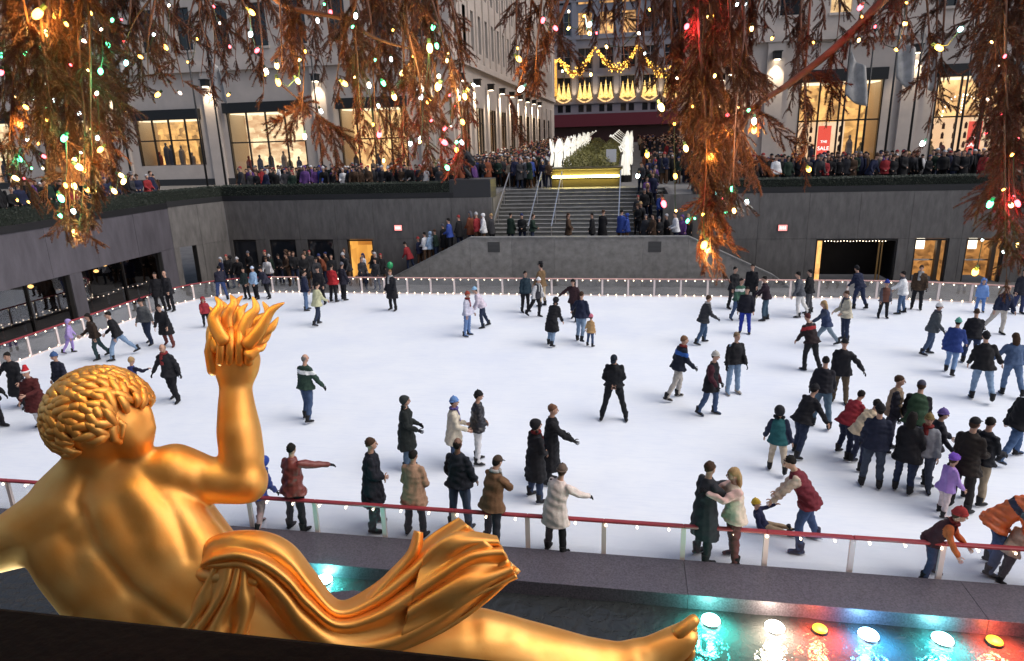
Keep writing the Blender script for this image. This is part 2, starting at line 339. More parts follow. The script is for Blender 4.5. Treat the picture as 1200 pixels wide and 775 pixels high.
# left restaurant: dark glass bays, mullions, lamps and table strings inside
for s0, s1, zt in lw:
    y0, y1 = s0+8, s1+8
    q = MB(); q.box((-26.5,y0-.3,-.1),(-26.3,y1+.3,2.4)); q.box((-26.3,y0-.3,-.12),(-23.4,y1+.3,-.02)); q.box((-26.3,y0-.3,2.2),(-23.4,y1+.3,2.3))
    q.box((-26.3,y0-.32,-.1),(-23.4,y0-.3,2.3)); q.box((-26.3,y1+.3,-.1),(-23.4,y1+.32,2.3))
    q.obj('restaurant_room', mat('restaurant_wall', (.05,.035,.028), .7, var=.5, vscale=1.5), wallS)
    nb = max(2, round((y1-y0)/2.4))
    for k in range(nb):
        a, c = y0+(y1-y0)*k/nb, y0+(y1-y0)*(k+1)/nb
        g = MB(); g.box((-23.22,a+.04,.0),(-23.2,c-.04,2.03)); g.obj('window_pane', glassy('restaurant_glass', (.55,.55,.58), .06), wallS)
        f = MB(); f.box((-23.3,a-.035,-.05),(-23.12,a+.035,2.04)); f.obj('mullion', M_DARK, wallS)
    for k in range(3):
        yy = y0+(y1-y0)*(k+.5)/3+random.uniform(-.4,.4); xx = -24.2-random.uniform(0,1.4)
        q = MB(); q.ell((xx,yy,1.62),(.11,.11,.08),nu=10,nv=6); q.obj('pendant_lamp', glow('pendant', (1,.55,.16), 4), wallS)
    bm_ = MB(); bm_.ell((0,0,0), (.022,.022,.022), nu=6, nv=4); me = bm_.mesh('bulb'); me.materials.append(M_BULB)
    for k in range(int((y1-y0)/.32)): share('bulb', me, wallS, (-23.75, y0+.15+k*.32, .62+.05*math.sin(k*.9)))
    for k in range(int((y1-y0)/1.0)):
        q = MB(); yy = y0+.5+k*1.0; q.box((-24.5,yy-.3,.5),(-23.9,yy+.3,.53)); q.loft([(-24.2,yy,-.02),(-24.2,yy,.5)],[.04,.03],8); q.ell((-24.2,yy,.53),(.25,.22,.05),nu=8,nv=4,lat0=0)
        q.obj('dining_table', cloth(random.choice([(.5,.5,.55),(.3,.32,.4),(.25,.1,.08)])), wallS)
# parapet planters and clipped hedges on the rim
def hedge(label, p0, p1, z0, z1, hw):
    t = thing('parapet_hedge', label, 'hedge', group='clipped hedges on the rink rim')
    p0 = Vector((*p0,0)); p1 = Vector((*p1,0)); d = (p1-p0).normalized(); a = Vector((d.y,-d.x,0))
    q = MB(); q.bar(p0+Vector((0,0,z0+.14)), p1+Vector((0,0,z0+.14)), hw, .14); q.obj('planter', mat('planter_stone', (.012,.012,.014), .5), t)
    q = MB(); L = (p1-p0).length
    for k in range(int(L*900)):
        s = random.uniform(0, L); hh = random.uniform(-1, 1); zz = random.uniform(0, 1)
        if random.random() < .6: hh = -1+random.uniform(-.08,.15) if random.random() < .6 else 1
        else: zz = 1+random.uniform(-.15, .08)
        c = p0+d*s+a*(-hh*hw*.9)+Vector((0,0,z0+.26+zz*(z1-z0-.26)))
        u = Vector((random.gauss(0,1),random.gauss(0,1),random.gauss(0,1))).normalized(); v = u.orthogonal().normalized(); sz = .035
        q.add([c-u*sz, c+v*sz*.5, c+u*sz, c-v*sz*.5], [(0,1,2,3)])
    fo = q.obj('foliage', M_HEDGE, t)
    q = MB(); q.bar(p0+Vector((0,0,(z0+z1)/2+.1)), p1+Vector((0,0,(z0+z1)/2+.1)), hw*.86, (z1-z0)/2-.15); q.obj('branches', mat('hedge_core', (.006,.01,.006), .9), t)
hedge('long dark clipped hedge on the left wall rim', (-23.25, 8), (-23.25, 30.6), PZ, 4.95, .28)
hedge('short dark clipped hedge turning the far left corner', (-23.25, 30.62), (-22.05, YW+.28), PZ+.05, 4.95, .28)
hedge('dark clipped hedge on rim left of the stairs', (-22.0, YW+.3), (-8.9, YW+.3), PZ+.05, 4.95, .28)
hedge('dark clipped hedge on rim right of the stairs', (3.0, YW+.3), (24, YW+.3), PZ+.05, 4.82, .28)
# ---- the stairs
st = thing('stairs', 'wide grey granite stairs climbing from the rink landing to the plaza', 'stairs')
LZ = 1.7; NS = 14; yb = YW+.35
for k in range(NS):
    z = LZ+(PZ-LZ)*(k+1)/NS; y = yb+k*.40; q = MB(); q.box((XSL-.3,y,z-.5),(XSR+.3,y+.42,z)); q.box((XSL-.3,y-.03,z-.035),(XSR+.3,y,z-.002))
    q.obj('step', M_STEP, st)
q = MB(); q.box((XSL-1.3,32.3,LZ-.3),(XSR+1.6,yb,LZ)); q.obj('landing', M_STEP, st)
for sx, x0 in ((-1, XSL-1.3), (1, XSR+1.6)):
    for k in range(10):
        z = LZ-(k+1)*LZ/11; q = MB(); xa = x0+sx*k*.36
        q.box((min(xa,xa+sx*.38),32.3,-.1),(max(xa,xa+sx*.38),YW-.08,z)); q.obj('step', M_STEP, st)
for sx, x in ((-1, XSL-.3), (1, XSR+.3)):
    q = MB(); q.box((x-.45 if sx<0 else x, YW+.02, -.1),(x if sx<0 else x+.45, yb+NS*.40+.2, PZ-.004)); q.obj('cheek_wall', M_GRANITE, st)
for xr in (-7.0, -5.1, -3.9, -.55):
    q = MB(); p_ = Vector((xr, yb-.1, LZ+.95)); e_ = Vector((xr, yb+NS*.40, PZ+.95))
    q.bar(p_, e_, .025); 
    for tt in (0, .33, .66, 1): c = p_.lerp(e_, tt); q.bar(c, c-Vector((0,0,.95)), .022)
    q.obj('handrail', M_STEEL, st)
# granite wall in front of the landing, sloping down both sides
fw = thing('stair_front_wall', 'pale speckled granite wall in front of the stair landing with sloping ends', 'wall')
prof = [(-13.0, -.08), (-11.9, .28), (-7.76, 2.3), (2.74, 2.3), (6.6, .5), (7.4, -.08)]
def zp(x):
    for (xa, za), (xb, zb) in zip(prof[:-1], prof[1:]):
        if xa <= x <= xb: return za+(zb-za)*(x-xa)/(xb-xa)
    return -.08
xs = [-13.0, -11.9, -9.9, -7.76, -5.66, -3.56, -1.46, .64, 2.74, 4.7, 6.6, 7.4]
for xa, xb in zip(xs[:-1], xs[1:]):
    q = MB(); g = .004
    q.add([(xa+g,32,-.09),(xb-g,32,-.09),(xb-g,32,zp(xb)),(xa+g,32,zp(xa)),(xa+g,32.28,-.09),(xb-g,32.28,-.09),(xb-g,32.28,zp(xb)),(xa+g,32.28,zp(xa))],
          [(0,1,2,3),(5,4,7,6),(3,2,6,7),(1,0,4,5),(0,3,7,4),(2,1,5,6)]); q.obj('slab', M_GRANITE2, fw)
q = MB()
for (xa, za), (xb, zb) in zip(prof[:-1], prof[1:]): q.bar((xa,32.14,za+.035), (xb,32.14,zb+.035), .18, .03)
q.obj('coping', M_STEP, fw)
for xv in (-6.55, 1.2):
    q = MB(); q.box((xv-.3,31.985,1.62),(xv+.3,31.999,2.12)); v_ = q.obj('vent_grille', mat('vent', (.05,.05,.05), .6), fw)
    for k in range(7): q = MB(); q.box((xv-.28,31.965,1.65+k*.065),(xv+.28,31.985,1.68+k*.065)); q.obj('louvre', mat('vent_louvre', (.09,.09,.09), .5), v_)
# small red lit wall signs (their lettering is too small to read)
for px, lab, wl in ((467, 'small red lit sign on the wall left of the stairs', 0), (917, 'small red lit sign on the wall right of the stairs', 1)):
    c = ony(px, 267, YW); t = thing('wall_sign', lab, 'sign', (c.x, YW-.06, c.z))
    q = MB(); q.box((-.22,-.0,-.16),(.22,.06,.16)); q.obj('case', M_BLACK, t)
    q = MB(); q.box((-.2,-.012,-.14),(.2,-.002,.14)); q.obj('face', glow('sign_red', (1,.3,.28), .75), t)
    q = MB()
    for k in range(4): q.box((-.14+k*.075,-.018,-.07),(-.1+k*.075,-.013,.07))
    q.obj('lettering', glow('sign_letter', (1,.75,.72), .9), t)
# ---- pool in front of the rink
tw = mat('pool_water', (.03,.032,.033), .12, spec=.35, bump=0)
def water():
    m = tw; t = m.node_tree; b = t.nodes['Principled BSDF']; tc = t.nodes.new('ShaderNodeTexCoord')
    n = t.nodes.new('ShaderNodeTexNoise'); n.inputs['Scale'].default_value = 4.5; n.inputs['Detail'].default_value = 4; n.inputs['Distortion'].default_value = .35
    t.links.new(tc.outputs['Object'], n.inputs['Vector']); bp = t.nodes.new('ShaderNodeBump'); bp.inputs['Strength'].default_value = .6; bp.inputs['Distance'].default_value = .1
    t.links.new(n.outputs['Fac'], bp.inputs['Height']); t.links.new(bp.outputs['Normal'], b.inputs['Normal']); return m
WZ = -.12
q = MB(); NXw, NYw = 140, 60; x0, x1, y0, y1 = -24, 24, 1.6, 9.2
rows = []
for i in range(NYw+1):
    y = y0+(y1-y0)*i/NYw
    rows.append([(x0+(x1-x0)*j/NXw, y, WZ+.025*noise.noise((j*.9, i*.45, 0))) for j in range(NXw+1)])
q.grid(rows); structure(q.obj('pool_water', water(), smooth=True))
pk = bpy.data.objects.new('pool_kerb', None); COL.objects.link(pk); structure(pk)
xk = -20.0
while xk < 22:
    q = MB(); q.box((xk+.002,9.06,-.5),(xk+4.198,9.96,.12)); bevel(q.obj('kerb_slab', M_KERB, pk), .006, 2); xk += 4.2
# near parapet under the camera
pp = thing('dark_parapet', 'dark stone parapet edge close to the camera at the bottom left', 'parapet')
q = MB(); q.box((-5.5,-.2,5.55),(3.2,1.125,5.915)); bevel(q.obj('coping', mat('dark_maroon_stone', (.006,.0022,.002), .85, spec=.15, var=.4, vscale=6, bump=.3, bscale=30), pp), .015, 2)
q = MB(); q.box((-5.4,-.1,-2.8),(3.1,1.0,5.548)); q.obj('wall', M_GRANITE, pp)

# the tower and its terrace behind the viewer
sheet('terrace', -30, 30, -11.9, -.25, 5.2, M_PAVE, .4)
tb = thing('office_tower', 'tall limestone office tower standing behind the viewer', 'building', (0,-12,5.2))
q = MB(); q.box((-24,-14,0),(24,0,75)); q.obj('wall', mat('tower_limestone', (.38,.33,.29), .85, var=.15, vscale=.5), tb)
for k in range(13):
    for j in range(12):
        q = MB(); x = -22+k*3.6; z = 7+j*4.2; q.box((x-.75,.002,z),(x+.75,.03,z+2.3)); q.obj('window', M_WIN if (k*5+j*3) % 7 else glow('tower_lit', (1,.6,.25), .5), tb)
q = MB(); q.box((-3,.002,0),(3,.06,4.2)); q.obj('entrance', glow('entrance_light', (1,.55,.2), .6), tb)
# ---------------------------------------------------------------- rink barriers: red rail, posts, panes, strings of small bulbs
q = MB(); q.ell((0,0,0), (.019,.019,.025), nu=6, nv=4); BULB_ME = q.mesh('bulb', True); BULB_ME.materials.append(M_BULB)
def resample(path, step):
    P = [Vector((x,y,0)) for x, y in path]; L = [0.0]
    for a, c in zip(P[:-1], P[1:]): L.append(L[-1]+(c-a).length)
    n = max(1, round(L[-1]/step)); out = []
    for i in range(n+1):
        s = L[-1]*i/n; k = max(j for j in range(len(L)) if L[j] <= s+1e-6); k = min(k, len(P)-2)
        out.append(P[k].lerp(P[k+1], (s-L[k])/(L[k+1]-L[k])))
    return out
def barrier(label, path, hz, step, bstep, foot_bulbs, rail_m, xlim=None):
    t = thing('rink_barrier', label, 'barrier', group='glass barriers round the rink')
    pts = resample(path, step)
    for i, p_ in enumerate(pts):
        q = MB(); d = (pts[min(i+1,len(pts)-1)]-pts[max(i-1,0)]).normalized(); a = Vector((d.y,-d.x,0))
        M = Matrix(((d.x,a.x,0,p_.x),(d.y,a.y,0,p_.y),(0,0,1,0),(0,0,0,1)))
        q.boxm(M, (-.04,-.025,-.05), (.04,.025,hz-.03)); q.boxm(M, (-.06,-.05,-.04), (.06,.05,.012)); q.obj('post', M_POST, t)
    for a, c in zip(pts[:-1], pts[1:]):
        d = (c-a).normalized()
        q = MB(); q.bar(a+d*.045+Vector((0,0,hz/2)), c-d*.045+Vector((0,0,hz/2)), .005, hz/2-.045); q.obj('glass_pane', M_GLASS, t)
        q = MB(); q.bar(a+Vector((0,0,hz)), c+Vector((0,0,hz)), .045, .024); bevel(q.obj('rail', rail_m, t), .012)
        q = MB(); q.bar(a+d*.045+Vector((0,0,.02)), c-d*.045+Vector((0,0,.02)), .012, .02); q.obj('kick_rail', M_POST, t)
    for lvl, on in ((hz-.065, True), (.06, foot_bulbs)):
        if not on: continue
        for p_ in resample(path, bstep):
            share('bulb', BULB_ME, t, (p_.x, p_.y-.035, lvl))
    return t
M_RAIL2 = mat('pale_rail', (.62,.36,.32), .4)
barrier('near glass barrier with red rail beside the pool', near_path, .70, 1.3, .52, False, M_RED)
barrier('curved glass barrier with red rail along the left side of the rink', left_path, .78, 1.25, .42, True, M_RED)
barrier('short length of glass barrier in the far left corner before the gap', far_path, .78, 1.15, .38, True, M_RAIL2)
barrier('long far glass barrier with strings of bulbs before the stair wall', far_path2, .78, 1.16, .38, True, M_RAIL2)

# ---------------------------------------------------------------- buildings of the promenade
M_UP = glow('sconce_glow', (1,.82,.58), 5)
def sconce(parent, p_, nrm, power):
    nrm = Vector(nrm); p_ = Vector(p_); a = nrm.cross(Vector((0,0,1)))
    q = MB(); M = Matrix(((a.x,nrm.x,0,p_.x),(a.y,nrm.y,0,p_.y),(0,0,1,p_.z),(0,0,0,1)))
    q.boxm(M, (-.22,0,-.1), (.22,.55,.35)); q.boxm(M, (-.28,.0,.35), (.28,.62,.42)); o = q.obj('wall_lamp', M_BLACK, parent)
    q = MB(); q.boxm(M, (-.16,.1,-.14), (.16,.45,-.105)); q.obj('lens', M_UP, o)
    l = bpy.data.lights.new('wall_lamp_light', 'SPOT'); l.energy = power; l.color = (1,.80,.55); l.spot_size = R(95); l.spot_blend = .9; l.shadow_soft_size = .1
    lo = bpy.data.objects.new('wall_lamp_light', l); COL.objects.link(lo); lo.parent = o
    lo.location = p_+nrm*.28+Vector((0,0,-.25)); lo.rotation_euler = (R(0), 0, 0)
class Facade:
    """a wall plane: s along it, dep outwards from it, z up"""
    def __init__(f, parent, o, d, nrm): f.t = parent; f.o = Vector((*o,0)); f.d = Vector((*d,0)); f.n = Vector((*nrm,0)); f.M = Matrix(((f.d.x,f.n.x,0,f.o.x),(f.d.y,f.n.y,0,f.o.y),(0,0,1,0),(0,0,0,1)))
    def box(f, name, m, s0, s1, d0, d1, z0, z1, parent=None):
        q = MB(); q.boxm(f.M, (s0,d0,z0), (s1,d1,z1))
        if f.M.to_3x3().determinant() < 0: q.f = [x[::-1] for x in q.f]
        return q.obj(name, m, parent or f.t)
WARM = [lit_wall('shop_warm_a', (.12,.03,.006), (1,.60,.24), .8, (.9,.9,.8)), lit_wall('shop_warm_b', (.25,.07,.015), (1,.80,.48), .8, (.6,.6,1.3)), lit_wall('shop_warm_c', (.03,.01,.004), (.95,.5,.15), .75, (1.1,1.1,1.3))]
M_GOODS = [cloth((.25,.05,.04)), cloth((.08,.09,.15)), cloth((.5,.35,.15)), cloth((.35,.3,.28)), cloth((.12,.06,.03))]
def shop(F, s0, s1, z0, z1, k, panes=4, split=.55, awning=True):
    """a lit display window: recess, goods, glass panes, mullions, dark awning"""
    W_ = WARM[k % 3]
    w_ = F.box('shop_window', W_, s0, s1, -2.6, -2.5, z0, z1)
    F.box('side_reveal', mat('warm_reveal', (.5,.42,.33), .7), s0, s0+.05, -2.5, -.02, z0, z1, w_); F.box('side_reveal', MATS['warm_reveal'], s1-.05, s1, -2.5, -.02, z0, z1, w_)
    F.box('floor', MATS['warm_reveal'], s0+.05, s1-.05, -2.5, -.02, z0-.05, z0, w_)
    F.box('ceiling_light', glow('shop_ceiling', (1,.8,.5), .9, True), s0+.1, s1-.1, -2.4, -.4, z1-.08, z1-.02, w_)
    rnd = random.Random(k*7+3)
    for j in range(int((s1-s0)/.8)):
        sx = s0+.5+j*.8+rnd.uniform(-.15,.15); h = rnd.uniform(.7, 1.9); dp = -rnd.uniform(.7,1.9)
        q = MB(); 
        q.loft([F.M @ Vector((sx,dp,z0)), F.M @ Vector((sx,dp,z0+h*.5)), F.M @ Vector((sx,dp,z0+h*.85)), F.M @ Vector((sx,dp,z0+h))], [.2,.24,.22,.07], 8)
        q.ell(F.M @ Vector((sx,dp,z0+h+.12)), (.1,.1,.13), nu=8, nv=6); q.obj('mannequin', M_GOODS[rnd.randrange(5)], w_)
    for j in range(panes):
        a = s0+(s1-s0)*j/panes; c = s0+(s1-s0)*(j+1)/panes
        F.box('glass', M_SHOPGLASS, a+.05, c-.05, -.16, -.14, z0+.05, z1-.05, w_)
        if j: F.box('mullion', M_DARK, a-.05, a+.05, -.2, -.06, z0, z1, w_)
    F.box('mullion', M_DARK, s0, s0+.09, -.22, .03, z0, z1, w_); F.box('mullion', M_DARK, s1-.09, s1, -.22, .03, z0, z1, w_)
    if split: F.box('transom', M_DARK, s0+.09, s1-.09, -.19, -.07, z0+(z1-z0)*split-.05, z0+(z1-z0)*split+.05, w_)
    if awning: F.box('awning', M_BLACK, s0-.1, s1+.1, -.3, .35, z1, z1+.75, w_)
    return w_
def upper_window(F, s, z0, z1, hw, lit=None):
    w_ = F.box('window', lit or M_WIN, s-hw, s+hw, -.32, -.28, z0, z1)
    F.box('sash', mat('window_sash', (.07,.07,.075), .5), s-hw, s+hw, -.28, -.22, (z0+z1)/2-.06, (z0+z1)/2+.06, w_)
    F.box('sash', MATS['window_sash'], s-.04, s+.04, -.279, -.23, z0, z1, w_)
    F.box('sill', M_LIME, s-hw-.08, s+hw+.08, -.2, .1, z0-.16, z0, w_)
    return w_
def wall_with_holes(F, S, z0, z1, holes, m, nm='wall', th=.9):
    """stone wall cut into blocks around rectangular openings"""
    ss = sorted(set([0, S]+[x for h in holes for x in h[:2]])); ss = [x for x in ss if 0 <= x <= S]
    q = MB()
    for a, c in zip(ss[:-1], ss[1:]):
        mid = (a+c)/2; hs = sorted([(h[2],h[3]) for h in holes if h[0] < mid < h[1]]); z = z0
        for h0, h1 in hs:
            if h0 > z: q.boxm(F.M, (a,-th,z), (c,0,h0))
            z = max(z, h1)
        if z < z1: q.boxm(F.M, (a,-th,z), (c,0,z1))
    if F.M.to_3x3().determinant() < 0: q.f = [x[::-1] for x in q.f]
    return q.obj(nm, m, F.t)
def block(label, cx, sgn, front_shops, S_front, lowfront):
    """one of the two low limestone blocks: a front on the rink plaza and a long side on the promenade"""
    t = thing('promenade_building', label, 'building', group='limestone buildings beside the promenade')
    ZT = 34.0; zc = 12.6
    # front
    F = Facade(t, (cx, 50), (sgn, 0), (0, -1)); holes = []
    for (a, c, z0, z1) in front_shops: holes.append((a, c, z0, z1))
    ups = []
    s = 2.2
    while s < S_front-1:
        for zz in (14.2, 19.4, 24.6): ups.append((s, zz, zz+3.0))
        s += 3.1
    holes += [(s-.65, s+.65, a, c) for s, a, c in ups]
    wall_with_holes(F, S_front, PZ-.1, ZT, holes, M_LIME)
    F.box('cornice', M_LIME, -.25, S_front, 0.003, .3, zc, zc+.55)
    F.box('plinth', mat('dark_plinth', (.03,.03,.033), .4), 0, S_front, .002, .08, PZ, PZ+.5)
    for k, (a, c, z0, z1) in enumerate(front_shops): shop(F, a, c, z0, z1, k+(0 if sgn < 0 else 5), panes=max(3, int((c-a)/1.3)))
    for s, a, c in ups:
        if s < 34: upper_window(F, s, a, c, .65, lit_wall('office_light', (.3,.15,.05), (1,.7,.35), .6, (2,2,2)) if (sgn > 0 and abs(s-6)<1 and a < 15) else None)
    for s in lowfront:
        F.box('pilaster', M_LIME, s-.55, s+.55, .004, .22, PZ, zc-.003)
        sconce(t, F.M @ Vector((s, .22, 11.6)), (0,-1,0), 260)
    # side on the promenade
    G = Facade(t, (cx, 50), (0, 1), (-sgn, 0)); holes = []; SB = 68.0; shops = []
    s = 1.6
    while s < SB-5: shops.append((s, s+3.6, PZ+.5+s*.022, 9.6)); s += 5.6
    holes += shops; ups = []; s = 1.9
    while s < SB-2:
        for zz in (14.0, 18.6, 23.2, 27.8): ups.append((s, zz, zz+3.0))
        s += 2.8
    holes += [(s-.5, s+.5, a, c) for s, a, c in ups]
    wall_with_holes(G, SB, PZ-.1, ZT, [(-1,.902,-9,99)]+holes, M_LIME, 'side_wall')
    G.box('cornice', M_LIME, .3, SB, .003, .28, zc, zc+.5)
    for k, (a, c, z0, z1) in enumerate(shops):
        w_ = G.box('shop_window', WARM[(k+(sgn>0)) % 3], a, c, -.55, -.5, z0, z1)
        for j in range(3):
            e = a+(c-a)*j/3; G.box('mullion', M_DARK, e, e+.09, -.2, -.06, z0, z1, w_)
        G.box('mullion', M_DARK, c-.09, c, -.2, -.06, z0, z1, w_)
        G.box('transom', M_DARK, a+.09, c-.09, -.18, -.08, z1-1.3, z1-1.2, w_)
        G.box('glass', M_SHOPGLASS, a+.1, c-.1, -.14, -.12, z0, z1, w_)
        G.box('ceiling_light', MATS['shop_ceiling'], a+.2, c-.2, -.48, -.3, z1-.06, z1-.02, w_)
    for s, a, c in ups:
        w_ = G.box('window', M_WIN, s-.5, s+.5, -.3, -.26, a, c)
        if s < 30: G.box('sash', MATS['window_sash'], s-.5, s+.5, -.259, -.2, (a+c)/2-.05, (a+c)/2+.05, w_)
    for k in range(12):
        s = .8+k*5.6; G.box('pilaster', M_LIME, s-.45, s+.45, .004, .2, PZ+.2, 11.2)
        if k < 9: sconce(t, G.M @ Vector((s, .2, 11.3)), (-sgn,0,0), 800)
    for k in range(int(SB/2.8)+1):
        s = .5+k*2.8; G.box('rib', M_LIME, s-.3, s+.3, .004, .12, zc+.503, ZT-.5)
    return t
block('limestone building left of the promenade with lit shop windows', -12.9, -1,
      [(3.6, 8.9, PZ+.5, 9.5), (11.8, 18.2, PZ+.5, 9.5), (20.5, 26.3, PZ+1.6, 9.2), (29, 35, PZ+.5, 9.4), (38, 45, PZ+.5, 9.4)], 60, [2.0, 10.3, 19.3, 27.6])
block('limestone building right of the promenade with sale posters in its windows', 7.9, 1,
      [(3.2, 8.4, PZ+.4, 10.0), (11.6, 17.6, PZ+.4, 10.0), (20.6, 27, PZ+.4, 10.0)], 45, [1.5, 10.0, 19.2])
# sale posters standing in the right-hand windows
def text_mesh(s, size, font_scale=1.0):
    c = bpy.data.curves.new('text', 'FONT'); c.body = s; c.size = size; c.align_x = 'CENTER'; c.align_y = 'CENTER'; c.extrude = .004
    o = bpy.data.objects.new('text', c); COL.objects.link(o); dg = bpy.context.evaluated_depsgraph_get()
    me = bpy.data.meshes.new_from_object(o.evaluated_get(dg)); bpy.data.objects.remove(o); return me
for xa, xb, lab in ((11.0, 14.35, 'cream sale poster with red panel in the window nearest the promenade'), (19.6, 24.2, 'wide cream sale poster with red panel in the window at the right edge')):
    t = thing('sale_poster', lab, 'poster', ((xa+xb)/2, 50.75, PZ+.45)); hw = (xb-xa)/2; H_ = 2.9
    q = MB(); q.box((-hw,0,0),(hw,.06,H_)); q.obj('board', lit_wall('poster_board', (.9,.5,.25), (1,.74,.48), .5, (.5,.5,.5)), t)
    rx = hw*.25
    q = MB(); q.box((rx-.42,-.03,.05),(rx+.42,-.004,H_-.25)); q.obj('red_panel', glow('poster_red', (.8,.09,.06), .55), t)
    for i in range(4):
        for j in range(7):
            x = -hw+.25+j*(2*hw-.5)/6
            if abs(x-rx) < .55: continue
            q = MB(); z = .35+i*.62; q.box((x-.09,-.02,z),(x+.09,-.004,z+.34)); q.box((x-.05,-.021,z+.34),(x+.05,-.005,z+.42)); q.obj('printed_figure', mat('poster_ink', (.12,.03,.03), .7), t)
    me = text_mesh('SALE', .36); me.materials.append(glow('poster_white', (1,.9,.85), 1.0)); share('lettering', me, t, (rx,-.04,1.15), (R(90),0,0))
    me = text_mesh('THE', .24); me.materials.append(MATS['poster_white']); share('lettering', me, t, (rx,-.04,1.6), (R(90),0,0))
# a dotted arch of bulbs above the right poster
t = thing('bulb_arch', 'arch of small white bulbs above the right-hand sale poster', 'lights', (21.4, 50.6, 7.6))
for k in range(15):
    a = R(180*k/14); share('bulb', BULB_ME, t, (-1.1*math.cos(a), 0, 1.3*math.sin(a)), scale=(2.4,2.4,2.4))
for k in range(6): share('bulb', BULB_ME, t, (.0, 0, .2+k*.2), scale=(2.4,2.4,2.4))
# ---- department store across the avenue
sk = thing('department_store', 'grey stone department store across the avenue with lit holiday windows', 'building')
SY = 145.0; F = Facade(sk, (-40, SY), (1, 0), (0, -1))
bays = [ony(px, 105, SY).x+40 for px in (636.5, 661, 685.5, 710, 735.5, 761, 786, 811)]
holes = []; zr = lambda py: ony(700, py, SY).z
zb = [(zr(131), zr(122.5)), (zr(114), zr(90)), (zr(80), zr(56)), (zr(40), zr(14)), (zr(4), zr(-24)), (zr(-36), zr(-62))]
for s in bays:
    holes += [(s-1.35, s-.25, *zb[0]), (s+.25, s+1.35, *zb[0])]
    for z0, z1 in zb[1:]: holes.append((s-1.35, s+1.35, z0, z1))
wall_with_holes(F, 75, 5.0, 60, holes, M_SAKS, th=1.0)
for py in (120, 88, 44, 0): F.box('string_course', M_SAKS, 0, 75, .003, .35, zr(py)-.25, zr(py)+.25)
F.box('awning', mat('maroon_awning', (.13,.012,.022), .7), 12, 60, .01, 1.4, zr(148), zr(133.5))
F.box('shopfront', mat('dark_shopfront', (.05,.015,.015), .4), 10, 62, -.05, .008, 5.2, zr(148))
sh_lit = lit_wall('store_room', (.02,.012,.01), (.9,.45,.14), .7, (.7,.7,.9))
for i, s in enumerate(bays):
    for a, c in ((-1.35,-.25),(.25,1.35)): F.box('window', M_WIN, s+a, s+c, -.5, -.45, *zb[0])
    for j, (z0, z1) in enumerate(zb[1:]):
        w_ = F.box('window', sh_lit if (j in (2,3) and i in (2,3,4)) else M_WIN, s-1.35, s+1.35, -.5, -.45, z0, z1)
        F.box('sash', M_SAKS, s-.06, s+.06, -.44, -.3, z0, z1, w_)
        F.box('sash', M_SAKS, s-1.35, s+1.35, -.44, -.32, z1-(z1-z0)*.4, z1-(z1-z0)*.4+.1, w_)
    F.box('pier', M_SAKS, s+1.62, s+2.58, .004, .3, zr(119), 58)
def ga(px, py, dy=-.8): p_ = ony(px, py, SY+dy); return p_
M_GOLD_LT = lit_wall('garland_light', (.22,.05,.002), (1,.5,.05), .75, (3.5,3.5,3.5))
M_CONE = lit_wall('cone_light', (.6,.28,.03), (1,.68,.22), .8, (2.5,2.5,2.5))
for i, s in enumerate(bays):
    x = s-40
    for j in (-1, 0, 1):
        which = ('left','middle','right')[j+1]; q = MB(); zt = zr(94.5 if j == 0 else 97); z0 = zr(113)
        q.loft([(x+j*.95, SY-.75, z0), (x+j*.95, SY-.75, (z0+zt)/2), (x+j*.95, SY-.75, zt)], [.52,.27,.04], 8); q.loft([(x+j*.95,SY-.75,z0-.35),(x+j*.95,SY-.75,z0)],[.1,.1],6)
        tag(q.obj('lit_cone_tree', M_CONE), '%s gold cone tree in the %s bay of the department store' % (which, ('first','second','third','fourth','fifth','sixth','seventh','eighth')[i]), 'decoration', 'gold cone trees on the store ledge')
    q = MB(); pts = [(x-1.5+3.0*k/8, SY-.9, zr(115)-.75*math.sin(math.pi*k/8)) for k in range(9)]
    q.loft(pts, [.13]*9, 6); q.obj('light_swag', glow('swag_light', (1,.55,.22), .7), sk)
    l = bpy.data.lights.new('pier_uplight', 'SPOT'); l.energy = 420; l.color = (1,.75,.45); l.spot_size = R(60); l.spot_blend = 1
    lo = bpy.data.objects.new('pier_uplight', l); COL.objects.link(lo); lo.parent = sk; lo.location = (x+2.1, SY-1.0, zr(117)); lo.rotation_euler = (R(172), 0, 0)
gl = thing('light_garland', 'gold sparkling garland of lights looped across the department store front', 'garland')
for (xa, ya), (xb, yb_), sag in (((655,70),(697,56),22), ((697,56),(748,54),26), ((748,54),(800,70),24), ((610,62),(655,70),20)):
    q = MB(); P = []
    for k in range(13):
        u = k/12; P.append(ga(xa+(xb-xa)*u, ya+(yb_-ya)*u+sag*math.sin(math.pi*u)))
    q.loft(P, [.12+.2*math.sin(math.pi*k/12) for k in range(13)], 6, side=(0,0,1)); q.obj('swag', mat('garland_gilt', (.35,.16,.03), .5), gl)
    q = MB(); gq = random.Random(int(xa))
    for k in range(130):
        u = gq.random(); k_ = min(11, int(u*12)); p_ = P[k_].lerp(P[k_+1], u*12-k_); w_ = .25+.85*math.sin(math.pi*u); s_ = gq.uniform(.07,.16); q.ell(p_+Vector((gq.gauss(0,.1), -gq.uniform(.1,.4), gq.uniform(-w_,w_))), (s_,)*3, nu=6, nv=4)
    q.obj('garland_bulbs', glow('garland_bulb', (1,.5,.07), 1.7), gl)['kind'] = 'stuff'
q = MB(); q.loft([ga(649,72), ga(649,90), ga(649.5,110)], [.5,.6,.6], 8); q.obj('drop', M_GOLD_LT, gl)
